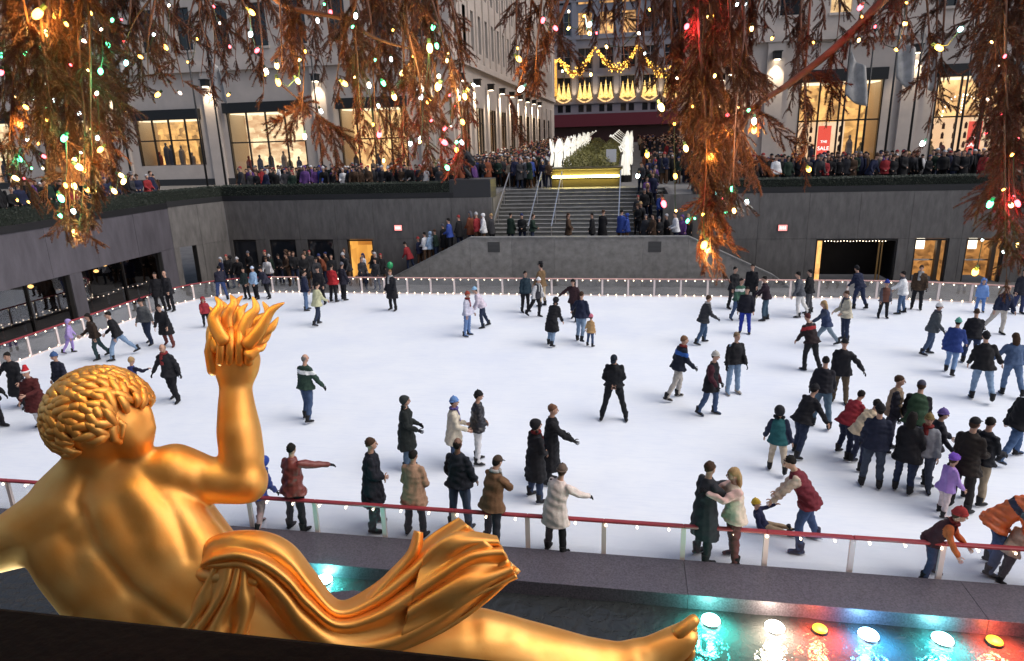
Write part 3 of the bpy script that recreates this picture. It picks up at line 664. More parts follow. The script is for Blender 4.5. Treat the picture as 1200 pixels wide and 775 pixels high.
# a plain dark skyline backdrop of further blocks above and beside the store keeps the sky out of the promenade's end
for x0, x1, lab in ((-75,-40.2,'grey office block left of the department store'), (35.2,75,'grey office block right of the department store')):
    t = thing('office_block', lab, 'building'); q = MB(); q.box((x0,SY,4),(x1,SY+20,50)); q.obj('wall', M_SAKS, t)
    for k in range(8):
        for j in range(8): q = MB(); xx = x0+3+k*4; zz = 10+j*4.6; q.box((xx-.8,SY-.02,zz),(xx+.8,SY-.002,zz+2.4)); q.obj('window', M_WIN, t)
# ---------------------------------------------------------------- people
def rx(a): return Matrix.Rotation(R(a), 3, 'X')
def ry(a): return Matrix.Rotation(R(a), 3, 'Y')
def rz(a): return Matrix.Rotation(R(a), 3, 'Z')
# pose: lean, side, head(pitch,yaw), legs (flex, knee, abd), arms (flex, abd, elbow, inward)
POSES = dict(
 stand=dict(lean=2, L=(2,4,4), R=(-2,4,4), aL=(8,10,20,10), aR=(4,10,16,10)),
 skate=dict(lean=10, L=(20,24,4), R=(-16,14,5), aL=(-10,12,24,6), aR=(20,9,36,8)),
 skate2=dict(lean=9, L=(-22,18,8), R=(20,26,4), aL=(24,24,30,0), aR=(-14,26,20,0)),
 glide=dict(lean=7, L=(12,18,3), R=(-8,14,6), aL=(4,12,26,8), aR=(8,11,28,8)),
 stride=dict(lean=14, L=(32,22,10), R=(-30,10,16), aL=(-16,16,20,4), aR=(22,14,30,6)),
 push=dict(lean=8, side=-3, L=(8,14,3), R=(-18,14,9), aL=(8,18,22,6), aR=(-4,17,20,6)),
 wide=dict(lean=4, L=(4,4,14), R=(4,4,14), aL=(-2,14,72,58), aR=(-2,14,72,58), head=(34,0)),
 fold=dict(lean=4, L=(2,4,5), R=(0,4,5), aL=(2,12,72,48), aR=(4,12,68,48)),
 hands=dict(lean=4, L=(2,5,4), R=(-2,4,4), aL=(6,8,66,14), aR=(12,8,56,10)),
 point=dict(lean=6, L=(2,4,6), R=(0,4,6), aL=(14,16,30,10), aR=(64,46,30,0)),
 reach=dict(lean=8, L=(8,10,4), R=(-4,6,5), aL=(44,12,10,0), aR=(14,14,24,0)),
 reachR=dict(lean=10, side=8, L=(4,6,5), R=(0,6,5), aL=(16,10,60,30), aR=(36,52,20,0)),
 bend=dict(lean=46, L=(16,26,8), R=(6,18,8), aL=(34,8,24,0), aR=(22,10,20,0), head=(-6,0)),
 lean=dict(lean=22, L=(10,16,5), R=(-12,14,5), aL=(14,12,30,8), aR=(8,12,34,8)),
 pull=dict(lean=30, L=(14,20,14), R=(-4,14,14), aL=(40,8,8,0), aR=(34,0,12,0), head=(8,0)),
 back=dict(lean=4, L=(4,8,5), R=(-6,10,7), aL=(-22,14,50,40), aR=(-22,14,50,40)),
 sit=dict(lean=-24, L=(93,5,12), R=(88,9,18), aL=(96,20,12,0), aR=(10,40,30,0), head=(6,0)),
 crouch=dict(lean=34, L=(70,104,16), R=(62,100,20), aL=(50,12,60,30), aR=(46,12,66,30), head=(-20,20)),
 photo=dict(lean=8, L=(2,4,6), R=(-2,4,6), aL=(40,22,122,58), aR=(44,22,122,58), head=(16,0)),
 pocket=dict(lean=1, L=(1,3,5), R=(-1,3,5), aL=(4,16,36,22), aR=(4,16,36,22)),
)
SKIN = [(.48,.28,.20), (.40,.22,.15), (.52,.32,.24), (.16,.08,.05)]
PENDING = []                # meshes waiting for one pass of voxel remeshing
def seg_dist(P, a, b):
    a = np.array(a); b = np.array(b); ab = b-a; t = np.clip(((P-a)@ab)/max(ab@ab,1e-9), 0, 1); return np.linalg.norm(P-(a+t[:,None]*ab), axis=1)
def skeleton(H, pose, child, seed, over=None):
    p = dict(lean=0, side=0, head=(0,0)); p.update(POSES[pose]); p.update(over or {})
    rnd = random.Random(seed); k = H/1.75; J = {}; hs = k*(1.0 if not child else 1.24)
    leg = 1.0 if not child else .93
    T = ry(p['side']) @ rx(-p['lean']+rnd.uniform(-2,2)); J['T'] = T
    hip = Vector((0,0,0)); J['pelvis'] = hip
    for nm, sx in (('L',-1),('R',1)):
        fl, kn, ab = p[nm]; A = ry(-sx*(ab+rnd.uniform(-1,2))) @ rx(fl+rnd.uniform(-3,3)); h = hip+Vector((sx*.095*k, 0, -.02*k))
        kne = h+A @ Vector((0,0,-.43*k*leg)); B = A @ rx(-kn); ank = kne+B @ Vector((0,0,-.40*k*leg))
        fp = (fl-kn)*.55; Fm = rz(-sx*8) @ rx(fp if fp < 0 else fp*.3)
        J['hip'+nm], J['knee'+nm], J['ank'+nm], J['ft'+nm] = h, kne, ank, Fm
        al = p['a'+nm]; j = lambda: rnd.uniform(-4, 4)
        S = T @ Vector((sx*.163*k, 0, .448*k)); A = T @ ry(-sx*(al[1]+j())) @ rx(al[0]+p['lean']*.7+j()); el = S+A @ Vector((0,0,-.29*k)); B = A @ rz(sx*al[3]) @ rx(al[2]+j()); wr = el+B @ Vector((0,0,-.25*k))
        J['sh'+nm], J['el'+nm], J['wr'+nm], J['hd'+nm], J['hm'+nm] = S, el, wr, wr+B @ Vector((0,0,-.09*k)), B
    J['waist'] = T @ Vector((0,0,.17*k)); J['chest'] = T @ Vector((0,.01*k,.38*k)); J['neck'] = T @ Vector((0,0,.55*k)); 
    hp, hy = p['head']; HM = rx(-p['lean']*.45) @ ry(p['side']*.5) @ rz(-hy+rnd.uniform(-12,12)) @ rx(-hp); J['HM'] = HM
    J['head'] = J['neck']+T @ Vector((0,.012*k,.045*k))+HM @ Vector((0,.012*hs,.105*hs)); J['hs'] = hs; J['k'] = k
    low = min((J['ank'+n]+J['ft'+n] @ Vector((0,0,-.115*k))).z for n in 'LR')
    low = min(low, (hip.z-.14*k) if pose == 'sit' else low)
    off = Vector((0,0,-low+.004))
    for key in list(J):
        if isinstance(J[key], Vector): J[key] = J[key]+off
    return J
def body_mesh(J, bulk, coat_hem, coat=True):
    """closed volumes of body and of coat, in metres about the standing point"""
    k, hs = J['k'], J['hs']; b = MB(); side = J['T'] @ Vector((1,0,0))
    b.loft([J['pelvis'], J['waist'], J['chest'], J['neck']-J['T'] @ Vector((0,0,.05*k))], [(.155*k,.105*k),(.135*k,.095*k),(.16*k,.10*k),(.07*k,.06*k)], 12, side)
    b.loft([J['neck']-J['T'] @ Vector((0,0,.06*k)), J['head']-J['HM'] @ Vector((0,.01,.05))*hs], [.056*k,.052*hs], 10)
    b.ell(J['head'], (.074*hs,.09*hs,.112*hs), J['HM'], 14, 10); b.ell(J['head']+J['HM'] @ Vector((0,.024*hs,-.05*hs)), (.056*hs,.066*hs,.062*hs), J['HM'], 12, 8)
    for n in 'LR':
        b.loft([J['hip'+n], J['hip'+n].lerp(J['knee'+n],.45), J['knee'+n], J['knee'+n].lerp(J['ank'+n],.4), J['ank'+n]], [x*k*bulk for x in (.098,.09,.068,.066,.055)], 10)
        f = J['ft'+n]; b.loft([J['ank'+n]+f @ Vector((0,-.03,-.05))*k, J['ank'+n]+f @ Vector((0,.15,-.07))*k], [.042*k,.034*k], 8)
        b.loft([J['sh'+n], J['el'+n], J['wr'+n]], [.05*k,.042*k,.03*k], 8)
        b.loft([J['wr'+n], J['hd'+n]], [(.036*k,.02*k),(.04*k,.018*k)], 8, J['hm'+n] @ Vector((0,1,0)))
    c = MB()
    if coat:
        T = J['T']; hem = J['pelvis']; rows = []; rad = []
        if coat_hem > 0:
            hd = ((J['kneeL']+J['kneeR'])/2-J['pelvis']).normalized() if coat_hem > .25 else (T @ Vector((0,0,-1))*.5+Vector((0,0,-1))*.5).normalized()
            wide = (J['kneeL']-J['kneeR']).length*.5
            for u in (1.0, .6, .25):
                rows.append(J['pelvis']+hd*coat_hem*k*u); rad.append(((.205+.02*u+wide*.3*u)*k*bulk, (.158+.04*u)*k*bulk))
        rows += [J['pelvis']+T @ Vector((0,0,.02*k)), J['waist'], J['waist'].lerp(J['chest'],.55), J['chest'], J['chest'].lerp(J['neck'],.45), J['neck']-T @ Vector((0,0,.015*k))]
        rad += [(.20*k*bulk,.152*k*bulk), (.178*k*bulk,.134*k*bulk), (.186*k*bulk,.138*k*bulk), (.19*k*bulk,.134*k*bulk), (.14*k*bulk,.106*k*bulk), (.076*k,.08*k)]
        c.loft(rows, rad, 14, side, rnd=False)
        for n in 'LR':
            S, E, Wr = J['sh'+n], J['el'+n], J['wr'+n]
            c.loft([S.lerp(E,.02), S.lerp(E,.4), E, E.lerp(Wr,.5), Wr.lerp(E,.06)], [x*k*bulk for x in (.062,.066,.06,.056,.05)], 10)
    return b, c
def fingers(b, J, mi):
    k = J['k']
    for n, sx in (('L',-1),('R',1)):
        B = J['hm'+n]; w0 = J['hd'+n]
        for q, (off, ln) in enumerate(((-.032,.062),(-.011,.072),(.011,.07),(.031,.055))):
            p0 = w0+B @ Vector((0,off,.0))*k; p1 = p0+B @ Vector((-sx*.006,0,-ln*.55))*k; p2 = p1+B @ Vector((-sx*.025,0,-ln*.42))*k
            b.loft([p0,p1,p2], [.0095*k,.009*k,.0075*k], 5, mi=mi, rnd=False)
        p0 = w0+B @ Vector((0,.034,.05))*k; p1 = p0+B @ Vector((-sx*.012,.03,-.03))*k; p2 = p1+B @ Vector((-sx*.012,.006,-.032))*k
        b.loft([p0,p1,p2], [.012*k,.0105*k,.008*k], 5, mi=mi, rnd=False)
def face(b, J, mi_skin, mi_eye, mi_lip):
    hs, HM, h = J['hs'], J['HM'], J['head']; P = lambda x,y,z: h+HM @ Vector((x,y,z))*hs
    b.loft([P(0,.088,.012), P(0,.104,-.02), P(0,.1,-.03)], [.008*hs,.014*hs,.012*hs], 6, mi=mi_skin)
    for sx in (-1,1):
        b.ell(P(sx*.031,.08,.008), (.0125*hs,.009*hs,.008*hs), HM, 6, 4, mi_eye)
        b.loft([P(sx*.016,.087,.027), P(sx*.046,.078,.026)], [.005*hs,.004*hs], 5, mi=mi_eye)
        b.ell(P(sx*.076,.0,-.005), (.010*hs,.02*hs,.03*hs), HM, 6, 4, mi_skin)
    b.loft([P(-.02,.084,-.062), P(0,.09,-.06), P(.02,.084,-.062)], [.004*hs,.006*hs,.004*hs], 5, mi=mi_lip)
def headgear(J, kind, bulk=1.0):
    hs, HM, h = J['hs'], J['HM'], J['head']; b = MB(); P = lambda x,y,z: h+HM @ Vector((x,y,z))*hs
    r = (.083*hs,.1*hs,.12*hs); tilt = HM @ rx(22)
    if kind == 'short': b.ell(P(0,-.006,.006), (.081*hs,.098*hs,.121*hs), HM @ rx(30), 14, 7, lat0=2)
    elif kind == 'bald': b.ell(P(0,-.012,-.01), (.0765*hs,.088*hs,.09*hs), HM @ rx(62), 12, 5, lat0=12)
    elif kind == 'long':
        b.ell(P(0,-.008,.008), (.086*hs,.102*hs,.124*hs), HM @ rx(24), 14, 7, lat0=-2)
        b.loft([P(0,-.05,.06), P(0,-.085,-.03), P(0,-.1,-.14), P(0,-.095,-.27)], [(.075*hs,.05*hs),(.09*hs,.05*hs),(.085*hs,.04*hs),(.05*hs,.025*hs)], 10, HM @ Vector((1,0,0)))
    elif kind == 'beanie':
        b.ell(P(0,-.004,.03), (.087*hs,.104*hs,.115*hs), HM @ rx(8), 14, 6, lat0=0)
        pts = [P(.086*math.cos(a),-.006+.102*math.sin(a),.03+.012*math.sin(a)) for a in [2*math.pi*i/14 for i in range(15)]]
        b.loft(pts, [.016*hs]*15, 6, HM @ Vector((0,0,1)), rnd=False); b.ell(P(0,-.02,.15), (.018*hs,.018*hs,.016*hs), HM, 6, 4)
    elif kind == 'cap':
        b.ell(P(0,-.004,.028), (.084*hs,.101*hs,.1*hs), HM @ rx(6), 14, 6, lat0=0)
        b.loft([P(0,.08,.045), P(0,.15,.03)], [(.07*hs,.012*hs),(.05*hs,.008*hs)], 8, HM @ Vector((1,0,0)))
    elif kind == 'santa':
        b.ell(P(0,-.004,.035), (.087*hs,.104*hs,.10*hs), HM, 12, 5, lat0=0)
        b.loft([P(0,-.02,.1), P(.03,-.05,.17), P(.07,-.08,.16), P(.1,-.09,.1)], [.07*hs,.05*hs,.03*hs,.015*hs], 8)
    elif kind == 'helmet':
        b.ell(P(0,-.004,.03), (.1*hs,.12*hs,.12*hs), HM @ rx(6), 14, 6, lat0=0)
        for i in range(5):
            a = (i-2)*.35; b.loft([P(.1*math.sin(a),.09*math.cos(a),.09), P(.07*math.sin(a),-.02,.152), P(.09*math.sin(a),-.1,.08)], [.012*hs]*3, 5)
    elif kind == 'hood':
        b.ell(P(0,-.012,-.004), (.104*hs,.118*hs,.142*hs), HM @ rx(52), 14, 8, lat0=-16)
        b.loft([P(-.08,-.02,-.13), P(0,-.075,-.15), P(.08,-.02,-.13)], [.04*hs]*3, 8)
    elif kind == 'top':
        b.loft([P(0,0,.075), P(0,0,.085)], [.13*hs,.13*hs], 14, rnd=False); b.loft([P(0,0,.08), P(0,-.005,.14), P(0,-.005,.2)], [.086*hs,.088*hs,.082*hs], 14, rnd=False)
    return b
def skate_mesh(J, n, boots=False):
    k = J['k']; f = J['ft'+n]; a = J['ank'+n]; P = lambda x,y,z: a+f @ Vector((x,y,z))*k; b = MB()
    b.loft([P(0,-.025,.10), P(0,-.02,.0), P(0,-.01,-.05)], [.066*k,.058*k,.056*k], 10, rnd=False)
    b.loft([P(0,-.065,-.062), P(0,.02,-.058), P(0,.12,-.068), P(0,.165,-.072)], [(.04*k,.03*k),(.046*k,.045*k),(.045*k,.03*k),(.03*k,.02*k)], 10, f @ Vector((1,0,0)))
    if not boots:
        q = MB(); q.box((-.004,-.1,-.115), (.004,.185,-.098)); q.box((-.01,-.07,-.1), (.01,-.03,-.085)); q.box((-.01,.07,-.1), (.01,.11,-.085))
        b.add([P(*v) for v in q.v], q.f, 1)
    return b
M_BLADE = mat('skate_blade', (.6,.6,.62), .25, metal=1)
M_EYE = mat('eye', (.02,.015,.012), .3); M_LIP = mat('lip', (.35,.12,.10), .5)
SKATERS = []
def skater(px, py, H, fac, top, pants, pose='stand', hem=.10, head=('short',(.05,.03,.02)), label='', name='person', bulk=1.1, skin=0, sleeve=None, band=None, kind='cloth', glove=None, over=None, boots=(.02,.02,.022), pos=None, z=0.0, group='skaters on the ice', gear=None, scarf=None, noskate=False):
    SKATERS.append(dict(locals()))
BLK=(.012,.012,.015); NVY=(.014,.019,.045); JEAN=(.045,.075,.15); DJEAN=(.022,.032,.065); LJEAN=(.20,.29,.42); KHA=(.42,.36,.29); BRN=(.11,.06,.035); GRY=(.12,.125,.135)
HB=(.055,.03,.018); HK=(.012,.01,.009); HBL=(.38,.25,.12); HG=(.25,.24,.23)
S = skater
# left side
S(85,414,1.25,60,(.40,.30,.62),(.34,.25,.58),'push',.12,('hood',(.40,.30,.62)),'child in a lilac hooded snowsuit skating by the left barrier',kind='puffer')
S(117,421,1.66,215,(.035,.022,.016),(.03,.055,.06),'skate',.10,('long',HK),'long-haired woman in dark brown jacket holding a hand out by left barrier')
S(143,420,1.76,235,BLK,LJEAN,'stride',.06,('short',HK),'man in black sweater and pale blue jeans in mid stride')
S(176,404,1.76,185,(.09,.095,.10),DJEAN,'glide',.06,('beanie',BLK),'man in grey sweater and black hat skating toward the camera',over=dict(aL=(10,40,12,0)))
S(198,407,1.70,165,BLK,(.12,.035,.03),'lean',.45,('short',HK),'woman in knee-length black coat leaning over with reddish boots',boots=(.10,.03,.03))
S(189,366,1.78,160,BLK,BLK,'pocket',.25,('short',HK),'man in black standing nearest the left barrier bend')
S(201,365,1.82,185,(.016,.016,.02),BLK,'stand',.2,('bald',HG),'tall greying man in dark suit by the left barrier bend')
S(27,478,1.68,170,BLK,BLK,'glide',.55,('short',HK),'woman in long black coat beside the red pointed hat',over=dict(aR=(4,34,10,0)))
S(50,503,1.72,165,(.07,.014,.014),(.62,.60,.60),'glide',.42,('santa',(.45,.02,.03)),'person in red pointed hat and dark red coat with white trousers',over=dict(aL=(30,14,70,40)),gear=((.85,.85,.85),))
S(80,478,1.66,190,(.014,.016,.03),BLK,'push',.12,('beanie',(.05,.10,.24)),'person in dark jacket and blue hat just behind the gilded head')
S(160,472,1.35,20,(.03,.04,.16),BLK,'glide',.10,('short',HBL),'blond child in blue and black jacket beside the gilded head',sleeve=(.012,.012,.03),over=dict(aR=(40,60,60,0)))
S(205,471,1.76,180,(.018,.018,.022),BLK,'glide',.16,('bald',HBL),'fair-haired man in dark suit with red shirt gliding toward the camera',scarf=(.22,.03,.03),over=dict(aL=(-4,22,14,0),aR=(4,24,14,0)))
S(243,384,1.30,150,(.30,.03,.04),BLK,'skate',.08,('hood',(.30,.03,.04)),'child in red jacket half hidden behind the gilded flame')
S(261,352,1.75,330,(.02,.02,.035),(.05,.08,.2),'bend',.08,('short',HK),'man in dark jacket and blue jeans bending over the far left barrier')
S(301,351,1.55,200,(.32,.48,.68),BLK,'stand',.12,('beanie',(.5,.6,.75)),'girl in pale blue jacket at the far left barrier',kind='puffer')
S(290,351,1.5,190,(.02,.03,.03),BLK,'stand',.12,('short',HK),'child in black jacket left of the pale blue girl')
S(314,350,1.6,200,(.03,.03,.05),BLK,'lean',.12,('beanie',BLK),'dark-clad skater right of the pale blue girl')
S(363,492,1.78,20,(.025,.05,.038),JEAN,'glide',.08,('bald',(.16,.15,.14)),'man in green sweater with a white stripe and jeans seen from behind',band=(.72,.74,.74),over=dict(aR=(10,32,12,0),aL=(6,22,20,0)))
S(374,381,1.72,30,(.50,.50,.32),DJEAN,'skate',.14,('short',HK),'person in pale yellow jacket skating off near the barrier gap')
S(360,364,1.74,60,NVY,(.10,.16,.28),'stand',.1,('short',HK),'person in navy jacket waiting left of the red jacket')
S(377,357,1.74,180,BLK,BLK,'stand',.2,('beanie',BLK),'dark figure between the navy and red jackets at the gap')
S(392,354,1.74,10,(.34,.02,.025),BLK,'stand',.14,('short',HK),'person in red jacket with back turned at the barrier gap')
S(404,352,1.74,30,(.018,.018,.03),BLK,'stand',.2,('beanie',(.10,.1,.12)),'dark figure right of the red jacket at the barrier gap')
S(461,364,1.76,195,(.014,.014,.018),BLK,'stand',.42,('short',(.2,.11,.05)),'person in dark knee coat standing alone near the far barrier')
S(549,394,1.66,100,(.50,.50,.60),(.13,.22,.42),'stand',.1,('beanie',(.30,.06,.04)),'woman in pale grey sweater and red hat facing a friend')
S(566,384,1.64,255,(.56,.50,.58),DJEAN,'lean',.08,('beanie',(.28,.48,.68)),'person in light blue hat leaning toward the red hat')
S(616,366,1.72,140,(.014,.03,.045),BLK,'stand',.14,('short',HK),'skater in dark teal jacket left of the tan trousers')
S(629,372,1.62,120,(.03,.03,.04),BLK,'push',.1,('beanie',(.7,.7,.72)),'skater in white hat and dark clothes before the tan trousers',sleeve=(.5,.5,.52))
S(635,359,1.84,300,(.16,.10,.05),(.50,.40,.28),'stand',.12,('top',BLK),'tall man in brown jacket and tan trousers with a black tall hat')
S(647,405,1.72,30,BLK,LJEAN,'lean',.42,('hood',BLK),'person in black hooded knee coat and pale jeans skating away')
S(673,376,1.7,200,(.035,.016,.02),BLK,'skate',.2,('long',HK),'dark-haired skater in maroon behind the navy jacket',over=dict(aR=(10,50,20,0)))
S(681,400,1.76,20,NVY,LJEAN,'push',.1,('short',HB),'man in navy jacket and pale jeans skating beside a small child',over=dict(aL=(14,44,16,0)))
S(692,406,1.12,30,(.45,.28,.13),JEAN,'stand',.14,('beanie',(.55,.16,.22)),'small child in tan coat and pink hat',name='person',over=dict(aL=(10,30,10,0)))
S(719,492,1.80,180,(.01,.011,.014),(.01,.011,.014),'wide',.04,('cap',(.012,.018,.03)),'man all in black standing alone mid rink looking at his hands')
S(793,468,1.80,70,(.012,.016,.03),(.46,.42,.38),'skate',.08,('short',(.17,.09,.05)),'man in black and blue jacket and beige trousers skating right',band=(.03,.10,.36))
S(831,486,1.70,120,(.012,.012,.016),JEAN,'glide',.26,('beanie',(.45,.43,.40)),'woman in black coat and grey hat skating near the centre right',sleeve=(.05,.012,.02))
S(858,462,1.76,160,(.014,.014,.017),LJEAN,'stand',.06,('short',(.22,.15,.09)),'man in black jacket and pale jeans standing centre right',skin=0,boots=(.35,.3,.25))
S(823,403,1.72,75,(.035,.037,.042),(.05,.09,.16),'skate',.14,('short',HB),'man in charcoal jacket and jeans gliding below the far barrier')
S(872,391,1.70,190,(.012,.012,.02),(.02,.04,.30),'stand',.14,('short',HK),'skater in black jacket and bright blue trousers')
S(858,362,1.72,140,BLK,BLK,'stand',.16,('short',HK),'dark skater at the left of the huddle by the far barrier')
S(879,360,1.78,200,BLK,BLK,'stand',.3,('short',HK),'tall dark skater at the back of the huddle by the far barrier')
S(864,376,1.66,150,(.04,.10,.07),JEAN,'glide',.1,('short',HK),'skater in green and white jacket in the huddle by the far barrier',band=(.6,.6,.58))
S(896,376,1.72,280,(.022,.012,.02),(.05,.09,.13),'reach',.08,('short',HK),'skater in dark plum jacket reaching left toward the huddle')
S(935,372,1.78,290,(.075,.08,.095),(.62,.60,.58),'push',.1,('short',HK),'man in grey jacket and white trousers by the far barrier')
S(946,367,1.72,300,BLK,(.08,.08,.09),'stand',.12,('short',HK),'dark skater behind the white trousers by the far barrier')
S(966,407,1.66,280,(.03,.045,.10),(.16,.21,.26),'stride',.08,('long',HBL),'blonde long-haired girl in blue vest striding with arms out',sleeve=(.02,.03,.06),over=dict(aL=(40,50,10,0)))
S(988,399,1.72,250,(.50,.46,.36),DJEAN,'hands',.12,('short',HB),'woman in cream jacket and jeans beside the blonde girl')
S(948,434,1.74,330,(.02,.012,.014),BLK,'lean',.08,('short',(.10,.03,.03)),'man in black and red jacket hunched forward',band=(.28,.02,.025))
S(982,472,1.74,200,(.014,.014,.018),(.09,.065,.04),'stand',.16,('beanie',BLK),'man in black with brown trousers behind the linked skaters',over=dict(aL=(10,40,10,0)))
S(960,500,1.76,10,(.014,.014,.02),(.08,.13,.18),'glide',.04,('short',HK),'tall man in black hooded top and grey-blue jeans seen from behind')
S(936,534,1.68,60,(.012,.012,.016),DJEAN,'lean',.1,('beanie',BLK),'skater in black bending and holding on to the child in teal',over=dict(aL=(40,30,10,0),aR=(20,30,12,0)))
S(909,552,1.46,15,(.02,.10,.11),(.48,.40,.31),'push',.12,('hood',(.014,.014,.018)),'child in teal jacket and beige trousers with black hood',sleeve=(.018,.024,.05))
S(942,640,1.76,285,(.14,.02,.03),(.045,.075,.16),'pull',.1,('short',HK),'man in maroon vest with beige sleeves pulling up a fallen child',sleeve=(.48,.38,.30),bulk=1.08,boots=(.03,.03,.06))
S(893,622,1.05,100,(.018,.022,.06),(.34,.26,.17),'sit',.04,('beanie',(.60,.40,.05)),'small child in navy coat and yellow hat fallen on the ice',over=dict(aL=(100,30,10,0)))
S(823,656,1.80,60,(.028,.03,.036),(.03,.032,.036),'hands',.48,('short',HB),'man in long charcoal coat embracing a blonde woman',bulk=1.08,over=dict(aL=(50,10,60,30),aR=(46,10,60,30)))
S(857,658,1.72,255,(.56,.47,.38),(.13,.05,.05),'hands',.12,('long',HBL),'blonde woman in cream vest with pink sleeves facing the charcoal coat',sleeve=(.60,.40,.36),over=dict(aL=(70,8,60,30),aR=(66,10,50,30)))
# huddle on the right
S(987,535,1.6,60,(.22,.02,.03),NVY,'bend',.1,('short',HK),'stooping skater in red jacket at the back of the right huddle',over=dict(lean=34))
S(1002,548,1.62,70,(.50,.40,.28),(.025,.03,.06),'bend',.1,('short',HK),'stooping skater in beige jacket in the right huddle',over=dict(lean=34))
S(1020,570,1.74,15,(.016,.02,.04),(.045,.058,.085),'stand',.1,('beanie',BLK),'broad skater in navy sweater and baggy jeans with back turned in the right huddle',bulk=1.1)
S(1040,528,1.76,110,(.30,.22,.15),(.03,.03,.05),'stand',.08,('short',HB),'short-haired man in tan vest at the back of the right huddle',sleeve=(.02,.02,.03))
S(1066,540,1.80,25,(.025,.055,.03),(.02,.02,.03),'lean',.1,('cap',(.06,.06,.09)),'man in dark green jacket with a pale stripe in the right huddle',sleeve=(.012,.012,.014))
S(1057,576,1.66,30,(.013,.013,.016),DJEAN,'stand',.24,('long',HK),'long-haired skater in black jacket and jeans in the right huddle')
S(1076,575,1.62,200,(.20,.21,.24),(.05,.06,.09),'stand',.1,('beanie',(.18,.13,.05)),'skater in grey jacket and striped hat in the right huddle')
S(1086,566,1.60,90,(.018,.018,.026),NVY,'reach',.1,('beanie',(.14,.10,.30)),'skater in purple hat at the right end of the huddle')
S(1122,598,1.84,50,(.022,.017,.015),(.02,.018,.018),'hands',.2,('cap',(.014,.014,.016)),'tall man in dark brown jacket and black cap with a small child',bulk=1.1)
S(1141,588,1.72,60,(.014,.015,.02),(.34,.27,.19),'hands',.1,('short',HK),'person in black with beige trousers half hidden behind the tall man')
S(1103,604,1.22,70,(.32,.19,.52),(.60,.50,.50),'reach',.14,('helmet',(.20,.09,.50)),'small child in lilac coat and purple helmet',kind='puffer')
S(1158,668,1.74,110,(.62,.13,.03),(.05,.09,.20),'bend',.12,('beanie',(.30,.16,.04)),'man in orange jacket bending over beside the near rail',bulk=1.15,kind='puffer',band=(.018,.018,.04),over=dict(lean=38))
S(1177,680,1.15,80,(.55,.42,.32),(.03,.02,.025),'lean',.14,('helmet',(.50,.05,.03)),'small child in beige jacket and red helmet by the near rail',over=dict(aL=(60,20,10,0),aR=(60,20,10,0)))
S(1086,676,1.42,120,(.05,.02,.025),(.04,.05,.10),'bend',.08,('beanie',(.30,.03,.03)),'child in red hat and orange sleeves stooping at the near rail',sleeve=(.40,.10,.03),over=dict(lean=30))
S(1088,416,1.68,100,(.075,.085,.095),(.06,.09,.16),'glide',.14,('beanie',(.65,.65,.66)),'skater in grey jacket and white hat skating right')
S(1112,438,1.66,40,(.025,.05,.20),(.16,.26,.44),'skate',.2,('beanie',(.10,.32,.26)),'woman in bright blue jacket and teal hat')
S(1135,427,1.72,20,(.012,.012,.016),(.025,.04,.09),'skate',.1,('short',HB),'skater in black sweater right of the bright blue jacket')
S(1146,468,1.80,15,(.012,.012,.014),LJEAN,'push',.14,('beanie',BLK),'man in black jacket and pale jeans holding a woman\'s hand',over=dict(aR=(12,30,10,0)))
S(1181,463,1.68,10,(.075,.12,.22),(.10,.16,.28),'push',.06,('long',HB),'long-haired woman in denim jacket holding hands with the man in black',over=dict(aL=(12,30,10,0)))
S(1168,392,1.74,170,NVY,(.44,.40,.35),'push',.06,('bald',HBL),'man in navy sweater and beige trousers near the right barrier')
S(1184,540,1.76,80,BLK,(.06,.11,.22),'stride',.1,('short',HK),'skater in black jacket and jeans striding out of frame at right')
S(1147,366,1.34,200,(.14,.27,.58),(.10,.2,.45),'stand',.12,('hood',(.14,.27,.58)),'child in light blue hooded snowsuit at the right barrier',kind='puffer')
S(1005,362,1.74,330,NVY,(.02,.03,.07),'lean',.08,('beanie',BLK),'skater in navy leaning on the far right barrier')
S(1034,373,1.46,180,(.12,.05,.035),BLK,'stand',.12,('beanie',(.03,.05,.28)),'child in rust jacket and blue hat by the far right barrier',sleeve=(.08,.08,.1))
S(1055,368,1.66,290,(.70,.71,.72),(.07,.12,.22),'reach',.14,('short',HK),'woman in white jacket and jeans reaching toward the rust jacket child')
S(1073,363,1.76,200,(.055,.035,.022),BLK,'stand',.16,('short',HB),'man in brown jacket standing right of the white jacket')
S(1192,368,1.72,180,(.02,.02,.03),(.03,.04,.1),'stand',.2,('short',HK),'dark-clad skater at the right edge by the far barrier')
# along the near rail
S(309,617,1.42,20,(.03,.06,.30),(.45,.30,.30),'lean',.12,('hood',(.03,.06,.30)),'child in bright blue hooded jacket leaning on the near rail',kind='puffer')
S(350,621,1.72,15,(.16,.028,.022),BLK,'point',.16,('short',HK),'person in rust red jacket pointing across the ice',kind='puffer',bulk=1.1,over=dict(aR=(40,70,10,0)))
S(441,619,1.82,75,(.012,.013,.02),(.014,.014,.018),'fold',.42,('short',HB),'man in long navy black coat facing right at the near rail')
S(489,627,1.66,10,(.34,.21,.14),(.02,.022,.03),'fold',.26,('short',HK),'dark-haired woman in tan coat seen from behind at the near rail')
S(541,619,1.80,15,(.014,.017,.025),(.045,.065,.11),'pocket',.08,('bald',HK),'broad man in black jacket and blue jeans with back turned',bulk=1.1,skin=3)
S(579,641,1.72,40,(.16,.085,.045),(.03,.033,.045),'photo',.16,('cap',(.06,.04,.03)),'man in brown jacket and cap raising his hands to his face')
S(651,648,1.66,25,(.66,.56,.52),BLK,'reachR',.34,('beanie',(.14,.10,.08)),'woman in cream coat with her hand on the near rail',glove=BLK)
S(628,586,1.72,55,BLK,(.03,.045,.09),'fold',.46,('hood',BLK),'woman in long black coat standing just beyond the cream coat')
